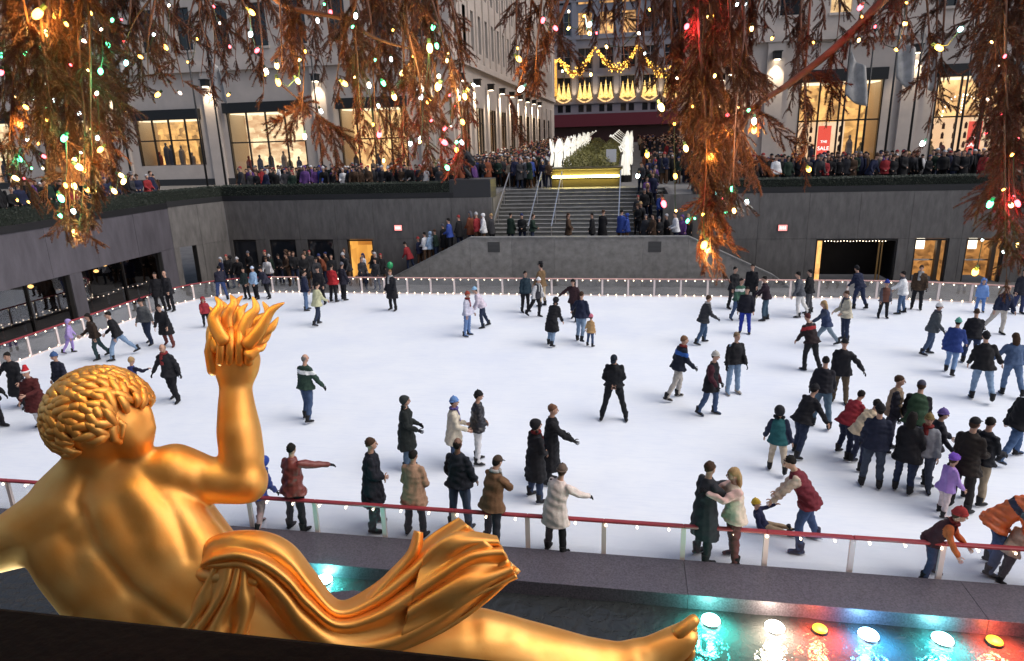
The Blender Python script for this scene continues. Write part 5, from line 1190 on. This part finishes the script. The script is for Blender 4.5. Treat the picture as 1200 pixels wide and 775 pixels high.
LEFT = [(5,2,150),(16,12,215),(28,24,232),(42,40,205),(50,58,250),(66,74,262),(76,86,272),(92,100,268),(104,116,250),(118,132,225),(132,142,190),(148,148,150),(160,165,125),(60,52,180),(90,84,200),(120,110,180),(35,66,150),(78,40,165),(100,128,150),(20,46,120)]
for x0, x1, y1 in LEFT: strand(x0, x1, y1, rt_.uniform(4.0,5.6), full=.95, fat=.9)
MIDL = [(185,176,110),(205,212,118),(222,224,90),(240,236,105),(256,250,138),(275,266,118),(290,292,100),(304,310,128),(322,330,96),(338,346,112),(352,358,148),(372,378,100),(386,396,128),(402,416,118),(196,150,70),(232,262,60),(300,350,60),(268,300,45),(170,180,60),(190,196,84),(212,200,60),(228,240,72),(246,232,50),(262,276,84),(282,284,64),(312,320,70),(334,326,52),(360,364,74),(378,388,60),(394,400,80)]
for x0, x1, y1 in MIDL: strand(x0, x1, y1, rt_.uniform(4.4,6.0), full=.6, fat=.7)
MIDR = [(410,428,165),(424,440,182),(436,452,196),(450,462,170),(462,476,205),(476,492,188),(488,508,200),(498,524,210),(508,540,196),(516,552,160),(470,500,120),(450,440,130),(430,470,100),(490,540,110),(420,400,110)]
for x0, x1, y1 in MIDR: strand(x0, x1, y1, rt_.uniform(4.2,5.6), full=.9, fat=.85)
CEN = [(612,604,98),(622,616,70),(634,630,118),(640,648,60),(652,656,44),(706,712,52),(716,722,78),(730,738,92),(744,748,74),(756,760,96),(770,772,128),(778,784,110),(690,686,30),(628,606,130)]
for x0, x1, y1 in CEN: strand(x0, x1, y1, rt_.uniform(4.8,6.2), full=.8, fat=.72)
RGT = [(786,796,150),(796,806,185),(806,812,225),(816,822,262),(826,830,288),(836,838,276),(846,848,262),(858,856,238),(868,862,205),(876,866,170),(800,790,110),(840,826,180),(860,880,130),(812,836,200)]
for x0, x1, y1 in RGT: strand(x0, x1, y1, rt_.uniform(4.2,5.4), full=.72, fat=.85)
RFR = [(888,886,52),(902,898,36),(918,922,48),(934,936,150),(942,944,208),(950,948,196),(966,960,66),(984,980,52),(1006,1002,44),(1030,1026,36),(1060,1056,40),(1086,1082,130),(1098,1090,188),(1106,1098,150),(1124,1122,60),(1140,1146,80),(940,930,120)]
for x0, x1, y1 in RFR: strand(x0, x1, y1, rt_.uniform(4.6,6.0), full=.7, fat=.7)
FARR = [(1152,1156,130),(1162,1166,205),(1170,1172,285),(1178,1182,318),(1188,1192,326),(1196,1200,300),(1204,1208,260),(1168,1184,240),(1192,1176,200),(1222,1226,240),(1240,1238,180),(1262,1268,210),(1290,1284,140),(1320,1326,170),(1350,1344,110)]
for x0, x1, y1 in FARR: strand(x0, x1, y1, rt_.uniform(4.2,5.2), full=.8, fat=.85)
for x0, x1, y1 in ((822,824,296),(830,832,312),(838,834,304),(846,842,288),(70,80,285),(84,90,290),(1176,1178,340)): strand(x0, x1, y1, rt_.uniform(4.3,4.9), full=1.0, fat=.9)
# bare sweeping limbs that show their bark
def limb(pts, r0, r1, full=.3):
    P = crv([U(*p_)-SO for p_ in pts], 24); b = MB(); b.loft(P, [r0+(r1-r0)*i/23 for i in range(24)], 8); o = b.obj('limb', M_BARK, spruce, smooth=True)
    for i in range(int(24*full)):
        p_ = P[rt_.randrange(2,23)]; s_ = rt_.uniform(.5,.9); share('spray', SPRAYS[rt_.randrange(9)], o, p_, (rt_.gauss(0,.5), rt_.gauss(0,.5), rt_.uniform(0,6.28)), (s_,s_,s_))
limb([(1090,-60,4.4),(1035,0,4.5),(980,55,4.6),(925,98,4.7),(880,130,4.7),(862,175,4.7),(850,230,4.7)], .034, .010, .6)
limb([(300,-40,4.6),(330,5,4.6),(400,22,4.7),(440,45,4.8),(490,60,4.9)], .022, .008, .4)
limb([(-20,-30,4.2),(20,5,4.3),(60,40,4.4),(80,90,4.5)], .03, .012, .4)
limb([(690,-60,5.0),(640,60,5.2),(612,108,5.3),(592,112,5.3)], .016, .005, .3)
limb([(330,100,5.0),(360,125,5.0),(392,148,5.0)], .008, .003, .4)
limb([(860,60,5.0),(895,95,5.0),(870,150,5.0),(905,205,5.0)], .008, .003, .4)
# string lights: one thing, each bulb a part
lights = thing('string_lights', 'coloured holiday bulbs strung through the overhead spruce boughs', 'lights', (0,0,0))
PAL = dict(o=(1,.42,.06), y=(1,.62,.18), w=(.75,.95,1), r=(1,.06,.08), g=(.08,.9,.35), c=(.35,.95,.9), p=(1,.75,.55))
q = MB(); q.ell((0,0,-.016), (.0135,.0135,.022), nu=8, nv=6); bulb_me = {}
for k_, c_ in PAL.items():
    me = q.mesh('bulb', True); me.materials.append(mat('holiday_bulb_'+k_, (.02,.02,.02), .5, emis=c_, estr=6, light=True)); bulb_me[k_] = me
q = MB(); q.loft([(0,0,0),(0,0,.022)], [.0085,.0085], 6, rnd=False); sock = q.mesh('socket'); sock.materials.append(mat('bulb_socket', (.02,.05,.03), .5))
SEEN = [(48,12,'o',2.2),(36,31,'y',1.6),(64,16,'o',1.4),(30,60,'g',1.0),(47,55,'g',1.3),(126,50,'g',1.3),(132,22,'g',.8),(118,81,'g',1.3),(148,71,'c',1.1),(162,65,'o',1),(192,53,'o',1.2),(97,28,'y',1),(76,26,'o',.9),(96,47,'p',.9),(181,39,'w',.8),(48,86,'o',1.1),(3,62,'g',1.2),(2,82,'r',1.2),(28,124,'o',1.1),(24,143,'o',1.6),(40,113,'w',.9),(63,116,'w',.8),(94,131,'w',1.1),(77,159,'g',1.5),(115,159,'w',1),(32,163,'w',1),(21,184,'g',1.3),(49,182,'r',1),(103,170,'o',1.2),(120,173,'o',1.3),(89,193,'y',1.7),(88,186,'y',1.3),(99,198,'o',1),(86,215,'y',1.5),(76,215,'o',1),(101,221,'o',1.2),(111,223,'y',1.3),(132,222,'y',1.3),(139,204,'y',1.2),(146,210,'y',1.4),(15,207,'y',1.2),(70,229,'g',1.5),(69,251,'g',1),(85,245,'w',1.2),(86,270,'y',1.5),(110,110,'r',1),(114,108,'p',.9),(187,109,'o',1.2),
 (292,12,'o',1.4),(294,38,'w',1.3),(303,57,'r',1.2),(324,74,'y',1.2),(311,81,'p',1.2),(325,93,'o',1.5),(347,92,'y',1.4),(387,12,'r',1.1),(372,22,'w',1.1),(417,16,'w',1.1),(401,96,'o',1.4),(432,97,'p',1.2),(448,95,'g',1.3),(458,67,'w',1),(475,83,'y',1.7),(503,52,'y',1.7),(511,51,'g',1.1),(508,30,'g',1.2),(515,98,'y',2.0),(514,88,'p',1.2),(461,111,'y',1.3),(496,112,'w',1.2),(504,116,'o',1.2),(544,110,'y',1.3),(538,113,'y',1.1),(549,104,'o',1.1),(443,122,'w',.8),(445,155,'r',1.4),(481,166,'w',1.1),(491,160,'w',1),(518,165,'r',1.6),(523,149,'r',1.1),(541,141,'o',1.2),(535,174,'o',1.1),(523,195,'g',1.3),(375,128,'w',1.1),(357,157,'p',1.3),(540,165,'w',.9),
 (637,21,'r',1.1),(649,31,'r',1.1),(692,27,'w',1.3),(690,38,'y',1.2),(606,67,'o',1.5),(613,102,'w',1.3),(806,29,'r',1.3),(837,18,'o',1.1),(830,18,'y',1),(881,31,'y',1.1),(874,4,'w',1.1),(1010,6,'r',1.3),(1127,33,'c',1.3),(1097,54,'o',1.7),(773,122,'y',1.8),(758,179,'o',1.4),(803,171,'y',1.3),(748,204,'w',1.1),(791,204,'o',1.1),(853,151,'o',1.7),(851,134,'r',1.2),(884,150,'o',1.7),(884,139,'p',1.3),(834,181,'o',1.3),(858,219,'g',1.1),(835,223,'c',1.2),(875,235,'w',1.3),(808,257,'g',1.3),(777,236,'r',1.4),(827,284,'o',1.7),(829,291,'y',1.5),(1083,166,'w',1.4),(947,197,'o',1.5),(1162,236,'g',1.5),(1184,239,'y',1.2),(1191,235,'r',1.5),(1187,230,'r',1.1),(1144,316,'o',1.9),(1192,285,'y',1.1),(860,245,'y',1)]
gx = random.Random(5)
for bx0, bx1, by0, by1, nb_ in ((0,150,0,240,24),(160,400,0,110,12),(410,560,0,190,18),(600,780,0,90,12),(790,880,0,260,18),(900,1130,0,60,10),(1150,1200,30,320,12)):
    for _ in range(nb_): SEEN.append((gx.uniform(bx0,bx1), gx.uniform(by0,by1), gx.choice('oooyyrrgwp'), gx.uniform(.5,.8)))
for i, (x, y, c_, s_) in enumerate(SEEN):
    d_ = 4.1+((i*37) % 17)/17*.9; p_ = U(x, y, d_); r_ = (random.uniform(-.9,.9), random.uniform(-.9,.9), 0)
    o = share('bulb', bulb_me[c_], lights, p_, r_, (s_*.85,)*3); share('socket', sock, o, (0,0,0))
def wire(idx):
    pts = [Vector(lights.children[i].location) for i in idx]
    for a, c in zip(pts[:-1], pts[1:]):
        if (a-c).length < .35: b = MB(); b.loft([a, (a+c)/2-Vector((0,0,.05)), c], [.003]*3, 4, rnd=False); b.obj('wire', MATS['bulb_socket'], lights)
order = sorted([i for i, c_ in enumerate(lights.children) if c_.name.startswith('bulb')], key=lambda i: SEEN[min(i,len(SEEN)-1)][0]); wire(order)

# the glow of the larger bulbs on the boughs round them
for i, (x, y, c_, s_) in enumerate(SEEN):
    if s_ < 1.25: continue
    o = [b_ for b_ in lights.children if b_.name.startswith('bulb')][0] if False else None
    d_ = 4.1+((i*37) % 17)/17*.9; l = bpy.data.lights.new('bulb_glow', 'POINT'); l.energy = dict(r=1.7).get(c_, 1.6 if c_ in 'oyp' else .9)*s_; l.color = PAL[c_]; l.shadow_soft_size = .03
    lo = bpy.data.objects.new('bulb_glow', l); COL.objects.link(lo); lo.parent = lights; lo.location = U(x, y+4, d_-.06)
# ---------------------------------------------------------------- promenade garden, sculptures, flags, spectators
# lit planter at the head of the stairs
t = thing('garden_planter', 'dark planter with a bright yellow light strip at the head of the stairs', 'planter', (-2.6, 40.4, PZ))
q = MB(); q.box((-2.05,0,0),(2.05,1.6,1.0)); q.box((-2.15,-.08,1.0),(2.15,1.68,1.12)); bevel(q.obj('trough', mat('planter_bronze', (.07,.06,.03), .4, metal=.4), t), .02)
q = MB(); q.loft([(-1.9,-.12,.62),(1.9,-.12,.62)], [.06,.06], 8); q.obj('light_strip', mat('strip_light', (.02,.02,.02), .5, emis=(1,.82,.22), estr=22, light=True), t)
q = MB(); q.box((-2.0,-.09,.52),(2.0,-.01,.55)); q.obj('ledge', M_DARK, t)
l = bpy.data.lights.new('strip_glow', 'AREA'); l.shape = 'RECTANGLE'; l.size = 3.8; l.size_y = .08; l.energy = 55; l.color = (1,.75,.2)
lo = bpy.data.objects.new('strip_glow', l); COL.objects.link(lo); lo.parent = t; lo.location = (0,-.2,.62); lo.rotation_euler = (R(90),0,0)
def leaf_cloud(c, r, n_, m_, name, parent, size=.06, seed=1):
    g = random.Random(seed); b = MB(); c = Vector(c)
    for _ in range(n_):
        d = Vector((g.gauss(0,1), g.gauss(0,1), g.gauss(0,1))).normalized(); rr = g.uniform(.55,1.05)**.6; p_ = c+Vector((d.x*r[0], d.y*r[1], d.z*r[2]))*rr*(1+.25*noise.noise(d*2.3+c))
        u = Vector((g.gauss(0,1), g.gauss(0,1), g.gauss(0,1))).normalized(); v = u.orthogonal().normalized(); s_ = size*g.uniform(.6,1.4); b.add([p_-u*s_, p_+v*s_*.5, p_+u*s_, p_-v*s_*.5], [(0,1,2,3)])
    return b.obj(name, m_, parent)
M_SHRUB = mat('yellow_lit_leaf', (.15,.14,.03), .6, var=.4, vscale=3)  # yellow of the garden lights put into the leaf colour
for i in range(7):
    y = 42.6+i*5.5; h = .75+.12*(i % 3)
    for sx in (-1, 1):
        t = thing('garden_shrub', '%s garden shrub in the %s row from the stairs between the white angels' % ('left' if sx < 0 else 'right', ('first','second','third','fourth','fifth','sixth','seventh')[i]), 'shrub', (-2.5+sx*.85, y, PZ+max(0,(y-50)*.0217)), group='shrubs along the promenade garden')
        leaf_cloud((0,0,h+.35), (.8,1.5,h), 1500, M_SHRUB, 'foliage', t, .075, i*2+sx)
        q = MB()
        for k in range(4): q.loft([(0,.2*k-.3,0),(.1*math.sin(k),.25*k-.35,h)], [.03,.015], 6)
        q.obj('stem', M_BARK, t)
# white wire angels with wings and trumpets
M_ANGEL = mat('angel_wire', (.7,.7,.68), .5, emis=(1,.93,.78), estr=.3, light=True)
def angel_parts():
    A = {}
    q = MB(); q.loft([(0,0,0),(0,0,.5),(0,0,1.1),(0,0,1.45)], [(.3,.26),(.22,.2),(.15,.13),(.12,.1)], 14, rnd=False)
    for k in range(10):
        a = 2*math.pi*k/10; q.loft([(.32*math.cos(a),.28*math.sin(a),0),(.23*math.cos(a),.21*math.sin(a),.5),(.18*math.cos(a),.16*math.sin(a),1.1)], [.035,.028,.02], 5)
    A['gown'] = q.mesh('gown', True)
    q = MB(); q.ell((0,0,1.62), (.12,.13,.15), nu=12, nv=8); A['head'] = q.mesh('head', True)
    for sx in (-1, 1):
        q = MB()
        Wm = ry(sx*16) @ rz(sx*-20)
        q.ell((sx*.34,.2,1.5), (.25,.05,.62), Wm, 14, 10); q.ell((sx*.30,.22,.95), (.18,.045,.42), ry(-sx*14), 12, 8)
        for k in range(7):
            u = k/6; q.loft([(sx*.1,.16,1.35), (sx*(.2+.25*u),.14,1.5+.25*(1-u)), (sx*(.3+.33*u),.2,2.08-.8*u)], [.02,.018,.012], 5)
        A['wing%d' % sx] = q.mesh('wing', True)
        q = MB(); q.loft([(sx*.13,0,1.38),(sx*.24,-.14,1.28),(sx*.07,-.36,1.56)], [.05,.042,.03], 7); A['arm%d' % sx] = q.mesh('arm', True)
    q = MB(); q.loft([(0,-.14,1.62),(0,-.5,1.86),(0,-.85,2.1),(0,-.95,2.17)], [.014,.016,.025,.08], 10, rnd=False); A['trumpet'] = q.mesh('trumpet', True)
    for m_ in A.values(): m_.materials.append(M_ANGEL)
    return A
AP = angel_parts()
for i in range(6):
    y = 44.5+i*6.2
    for sx in (-1, 1):
        t = thing('wire_angel', 'glowing white winged angel, %s on the %s side of the promenade garden' % (('nearest','second','third','fourth','fifth','farthest')[i], 'left' if sx < 0 else 'right'), 'sculpture', (-2.5+sx*2.15, y, PZ+.45+max(0,(y-50)*.0217)), -sx*R(62), 'white wire angels in the promenade')
        t.scale = (1.12,)*3
        for nm, m_ in AP.items(): share(nm.rstrip('-1') if nm not in ('gown','head','trumpet') else nm, m_, t)
        q = MB(); q.loft([(0,0,-.42),(0,0,-.02)], [.4,.4], 12, rnd=False); q.obj('plinth', M_DARK, t)
# glowing string arch between the far angels, and white notice board
t = thing('notice_board', 'small white notice board in front of the right-hand angel', 'sign', (-1.15, 41.6, PZ+1.1)); q = MB(); q.box((-.3,0,.25),(.3,.04,1.0)); q.obj('panel', mat('white_board', (.7,.7,.72), .6), t); q = MB(); q.box((-.03,.0,-.2),(.03,.03,.25)); q.obj('post', M_DARK, t)
# flag poles and limp flags
M_FLAG = mat('flag_cloth', (.42,.41,.40), .8, var=.25, vscale=2.5); FY = 41.5
def flag(px, py_top, lab, has):
    p_ = ony(px, 195, FY); zt = ony(px, py_top, FY).z+.4; t = thing('flagpole', lab, 'flagpole', (p_.x, FY, PZ), group='flagpoles round the plaza')
    q = MB(); q.loft([(0,0,0),(0,0,zt-PZ)], [.075,.045], 8, rnd=False); q.loft([(0,0,0),(0,0,.3)], [.16,.12], 10, rnd=False); q.ell((0,0,zt-PZ+.06), (.09,.09,.09), nu=8, nv=6); q.obj('pole', M_BLACK, t, smooth=True)
    if has:
        rows = []; g = random.Random(int(px)); ph = g.uniform(0,6)
        for i in range(15):
            u = i/14; row = []
            for j in range(13):
                v = j/12; wd = 1.5*(1-.25*u)*v; row.append((.06+wd*(.55+.3*u)+.1*math.sin(3*v+ph+2*u), .22*math.sin(9*v+ph)*v+.05*math.sin(5*u), zt-PZ-.25-2.3*u-1.0*v*(1-.2*u)-.12*math.sin(4*v)))
            rows.append(row)
        q = MB(); q.grid(rows); f_ = q.obj('flag', M_FLAG, t, smooth=True); m_ = f_.modifiers.new('s','SOLIDIFY'); m_.thickness = .012
ordn = ('first','second','third','fourth','fifth','sixth','seventh','eighth','ninth','tenth')
for i, (px, py) in enumerate(((982,62),(1008,47),(1035,42),(1062,43),(1119,40),(1139,43),(1176,40),(1200,38))): flag(px, py, '%s flagpole from the promenade on the right plaza' % ordn[i], i in (0,2,3,4,5,6,7))
for i, (px, py) in enumerate(((378,70),(262,66),(240,66),(152,62),(131,60))): flag(px, py, '%s flagpole from the promenade on the left plaza' % ordn[i], i in (1,3))
# crouching dark bronze figure on the left end pedestal
t = thing('stone_pedestal', 'dark pedestal block at the left head of the stairs', 'pedestal', (-8.1, YW+.35, PZ)); q = MB(); q.box((-1.0,-.3,-.04),(1.15,1.2,.95)); bevel(q.obj('block', mat('pedestal_stone', (.03,.03,.033), .5), t), .02)
SC = []
BRZ = (.018,.017,.018)
# ---- spectators: low-detail figures, one mesh each, coloured per person
def crowd_mesh(seed, pose, kind, hem):
    J = skeleton(1.72, pose, False, seed); b, c = body_mesh(J, 1.05, hem); hb = headgear(J, kind); parts = []
    for mb, v in ((b,.03),(c,.034)):
        o = bpy.data.objects.new('tmp', mb.mesh('tmp')); COL.objects.link(o); m_ = o.modifiers.new('r','REMESH'); m_.mode = 'VOXEL'; m_.voxel_size = v; s_ = o.modifiers.new('s','SMOOTH'); s_.iterations = 2; parts.append(o)
    bpy.context.view_layer.update(); dg = bpy.context.evaluated_depsgraph_get(); vs = []; fs = []; mi = []
    for k, o in enumerate(parts):
        me = bpy.data.meshes.new_from_object(o.evaluated_get(dg)); off = len(vs); vs += [tuple(v.co) for v in me.vertices]
        for p_ in me.polygons:
            fs.append(tuple(i+off for i in p_.vertices)); c_ = p_.center
            mi.append(1 if k else (2 if ((c_-J['head']).length < .2 or min((c_-J['hdL']).length, (c_-J['hdR']).length) < .12) else 0))
        bpy.data.objects.remove(o)
    off = len(vs); vs += hb.v; fs += [tuple(i+off for i in f) for f in hb.f]; mi += [3]*len(hb.f)
    me = bpy.data.meshes.new('person'); me.from_pydata(vs, [], fs); me.polygons.foreach_set('material_index', mi); me.polygons.foreach_set('use_smooth', [True]*len(fs)); me.update()
    for c_ in (BLK, BLK, BLK, BLK): me.materials.append(cloth(c_))
    return me
CM = [crowd_mesh(i, p_, k_, h_) for i, (p_, k_, h_) in enumerate((('stand','short',.3),('fold','beanie',.14),('pocket','long',.35),('hands','short',.12),('lean','beanie',.2),('stand','hood',.2),('pocket','cap',.1),('fold','short',.45)))]
CC = {'black':(.012,.012,.014), 'navy':(.016,.02,.05), 'charcoal':(.035,.035,.04), 'brown':(.06,.035,.022), 'dark green':(.015,.03,.022), 'blue':(.03,.06,.26), 'white':(.6,.6,.62), 'red':(.26,.025,.03), 'pink':(.5,.2,.35), 'purple':(.09,.04,.16), 'beige':(.38,.3,.22), 'grey':(.16,.16,.17), 'rust':(.20,.06,.03), 'pale blue':(.3,.42,.58)}
WEI = ['black']*16+['navy']*6+['charcoal']*8+['brown']*5+['dark green']*3+['blue']+['white']+['red','purple','beige','grey','rust']
HAIRC = [HK,HK,HB,HB,HBL,(.1,.1,.12),(.4,.4,.42),(.3,.04,.04),(.02,.03,.1)]
KW = ('bare-headed','hatted','long-haired','bare-headed','hatted','hooded','capped','bare-headed')
gr = random.Random(21); LABELS = {}
NPEOPLE = [0]
def spectator(x, y, z, fac, place, group, color=None, mi=None):
    k = gr.randrange(8) if mi is None else mi; cn = color or gr.choice(WEI); o = bpy.data.objects.new('person', CM[k]); COL.objects.link(o)
    s_ = gr.uniform(.9,1.06); o.location = (x,y,z); o.rotation_euler = (0,0,-R(fac)); o.scale = (s_,)*3
    cols = (gr.choice([BLK,DJEAN,NVY,BRN]), CC[cn], None, gr.choice(HAIRC) if k not in (5,) else CC[cn])
    for i in range(4):
        o.material_slots[i].link = 'OBJECT'; o.material_slots[i].material = MATS['skin_0'] if i == 2 else cloth(cols[i])
    lb = '%s spectator in %s %s' % (KW[k], cn, place); tag(o, lb, 'person', group); NPEOPLE[0] += 1; return o
def nth(i):
    i += 1; return '%d%s' % (i, 'th' if 10 < i % 100 < 14 else {1:'st',2:'nd',3:'rd'}.get(i % 10, 'th'))
# rim crowds (feet hidden behind the hedges)
for i in range(44):
    x = -21.6+i*.285+gr.uniform(-.1,.1); spectator(x, YW+.95+gr.choice((0,.5,1.0)), PZ, 180+gr.uniform(-40,40), '%s from left behind the hedge left of the stairs' % nth(i), 'spectators behind the left rim hedge')
for i in range(46):
    x = 3.3+i*.3+gr.uniform(-.1,.1); spectator(x, YW+.95+gr.choice((0,.5,1.0)), PZ, 180+gr.uniform(-40,40), '%s from left behind the hedge right of the stairs' % nth(i), 'spectators behind the right rim hedge')
for i in range(22):
    y = 19.5+i*.55+gr.uniform(-.15,.15); spectator(-23.95-gr.choice((0,.5)), y, PZ, 90+gr.uniform(-40,40), '%s from left behind the long left hedge' % nth(i), 'spectators behind the long left hedge')
spectator(-24.0, 20.9, PZ, 90, 'with arms on the hedge at the far left', None, 'white', 5)
# stairs and landing
def steps_z(y): return LZ+(PZ-LZ)*max(0, min(NS, int((y-yb)/.40)+1))/NS
for j, (px, cn, k) in enumerate(((598,'dark green',0),(612,'black',1),(624,'dark green',3),(666,'brown',2),(694,'black',0),(706,'black',7),(728,'blue',0),(735,'blue',5))):
    p_ = ony(px, 262, 33.2); spectator(p_.x, 33.1+gr.uniform(-.2,.2), LZ, gr.choice((90,270,180,30)), '%s from left on the stair landing' % nth(j), 'people on the stair landing', cn, k)
for j, (px, cn, k) in enumerate(((757,'charcoal',0),(765,'brown',2),(772,'black',1),(782,'black',7),(792,'white',3),(799,'purple',5),(806,'black',0))):
    p_ = ony(px, 262, 33.1); spectator(p_.x, 33.0+gr.uniform(-.3,.3), LZ-.1, gr.uniform(120,300), '%s from left at the right end of the stair landing' % nth(j), 'people at the right end of the landing', cn, k)
for j, (px, cn, k) in enumerate(((575,'charcoal',0),(567,'white',5),(560,'red',1),(550,'rust',2),(538,'black',0),(528,'blue',3),(518,'black',7),(510,'dark green',1),(503,'pale blue',5),(497,'white',3),(488,'navy',1),(478,'red',4))):
    p_ = ony(px, 262, 33.0); zz = LZ-max(0, (-8.2-p_.x))*.43; spectator(p_.x, 33.0+gr.uniform(-.2,.3), max(0,min(LZ,zz)), 270+gr.uniform(-30,30), '%s from right walking down the left side flight' % nth(j), 'people on the left side flight', cn, k)
for i in range(16):
    y = yb+.5+gr.random()*5.0; x = gr.uniform(1.0,1.75) if i < 6 else gr.uniform(.4,1.7); spectator(x, y, steps_z(y), 180+gr.uniform(-40,40), 'coming down the right edge of the stairs', 'people on the right edge of the stairs')
for i in range(12):
    x = gr.uniform(-6.6,-4.7); spectator(x, 39.9+gr.random()*1.2, PZ, 180+gr.uniform(-50,50), 'at the top of the left stair flight', 'people at the stair head')
# by the doors behind the far left barrier
for i, x in enumerate(sorted(gr.uniform(-20.6,-12.2) for _ in range(30))):
    spectator(x, gr.uniform(30.6,33.0), -.06, 180+gr.uniform(-50,50), '%s from left behind the far left barrier' % nth(i), 'people behind the far left barrier')
# promenade crowd: nearest as individuals, the rest one mass
spots = []
for i in range(760):
    y = 41.2+70*gr.random()**1.6; s_ = gr.choice((-1,-1,1)); x = -2.5+s_*gr.uniform(3.6,9.6); spots.append((y, x))
spots.sort(); near = [s_ for s_ in spots][:78]; far = spots[len(near):]
for y, x in near: spectator(x, y, PZ+max(0,(y-50)*.0217), 180+gr.uniform(-60,60), 'in the crowd %s of the promenade garden' % ('left' if x < -2.5 else 'right'), 'promenade crowd %s of the garden' % ('left' if x < -2.5 else 'right'))
for i in range(1): pass
def dec(me):
    b = MB(); 
    b.loft([(0,0,0),(0,0,.8)], [.13,.15], 6, mi=0); b.loft([(0,0,.75),(0,0,1.2),(0,0,1.45)], [(.2,.15),(.24,.16),(.12,.1)], 8, mi=1); b.ell((0,0,1.6), (.085,.1,.12), nu=8, nv=6, mi=2); b.ell((0,-.01,1.63), (.09,.105,.12), nu=8, nv=3, lat0=10, mi=3)
    for sx in (-1,1): b.loft([(sx*.22,0,1.38),(sx*.27,.03,1.1),(sx*.22,.12,.85)], [.06,.055,.04], 5, mi=1)
    return b
tmpl = dec(None); mats_ = [cloth(c_) for c_ in list(CC.values())]; skm_ = MATS['skin_0']; bb = MB()
rim = [(YW+gr.uniform(1.9,3.6), -21.6+gr.random()*13.2, 0) for _ in range(120)]+[(YW+gr.uniform(1.9,3.6), 3.3+gr.random()*14.5, 0) for _ in range(130)]+[(18+gr.random()*15, -24.9-gr.random()*1.5, 0) for _ in range(50)]
for y, x, *_z in far+rim:
    ci = list(CC).index(gr.choice(WEI)); M_ = Matrix.Translation((x, y, PZ+max(0,(y-50)*.0217))) @ Matrix.Rotation(gr.uniform(0,6.28), 4, 'Z') @ Matrix.Scale(gr.uniform(.9,1.06), 4); off = len(bb.v)
    bb.v += [tuple(M_ @ Vector(v)) for v in tmpl.v]; bb.f += [tuple(i+off for i in f) for f in tmpl.f]; hc = list(CC).index(gr.choice(['black','brown','charcoal','grey','navy','black','white','red'])); bb.m += [{0:0, 1:ci, 2:len(mats_), 3:hc}[m_] for m_ in tmpl.m]
fc = bb.obj('distant_crowd', mats_+[skm_], smooth=True); fc['kind'] = 'stuff'; fc['label'] = 'dense dark mass of people filling the promenade and the rim behind the front rows'; fc['category'] = 'crowd'
# dark bronze crouching figure (built like the people, in bronze)
J = skeleton(2.3, 'crouch', False, 3); b_, c_ = body_mesh(J, 1.25, 0.0); b_.v += []; off = len(b_.v); b_.v += c_.v; b_.f += [tuple(i+off for i in f) for f in c_.f]; b_.m += c_.m
o = bpy.data.objects.new('bronze_statue', b_.mesh('bronze_statue')); COL.objects.link(o); m_ = o.modifiers.new('r','REMESH'); m_.mode = 'VOXEL'; m_.voxel_size = .03; s_ = o.modifiers.new('s','SMOOTH'); s_.iterations = 3
o.data.materials.append(mat('dark_statue_bronze', (.02,.02,.024), .4, metal=.6)); o.location = (-8.0, YW+.75, PZ+.95); o.rotation_euler = (0,0,R(120)); tag(o, 'crouching dark bronze figure on the pedestal left of the stairs', 'statue')
# two green balloons by the far barrier
for (px, py), lab in (((457,311), 'upper green balloon behind the far barrier'), ((455,331), 'lower green balloon behind the far barrier')):
    p_ = ony(px, py, 30.4); t = thing('balloon', lab, 'balloon', p_, group='green balloons'); q = MB(); q.ell((0,0,0), (.15,.15,.18), nu=14, nv=10); q.loft([(0,0,-.2),(0,0,-.175)], [.025,.012], 6); q.obj('bladder', mat('green_rubber', (.02,.28,.10), .25), t, smooth=True)
    q = MB(); q.loft([(0,0,-.2),(.02,0,-.5),(0,.02,-.8)], [.004]*3, 4); q.obj('string', cloth((.5,.5,.5)), t)
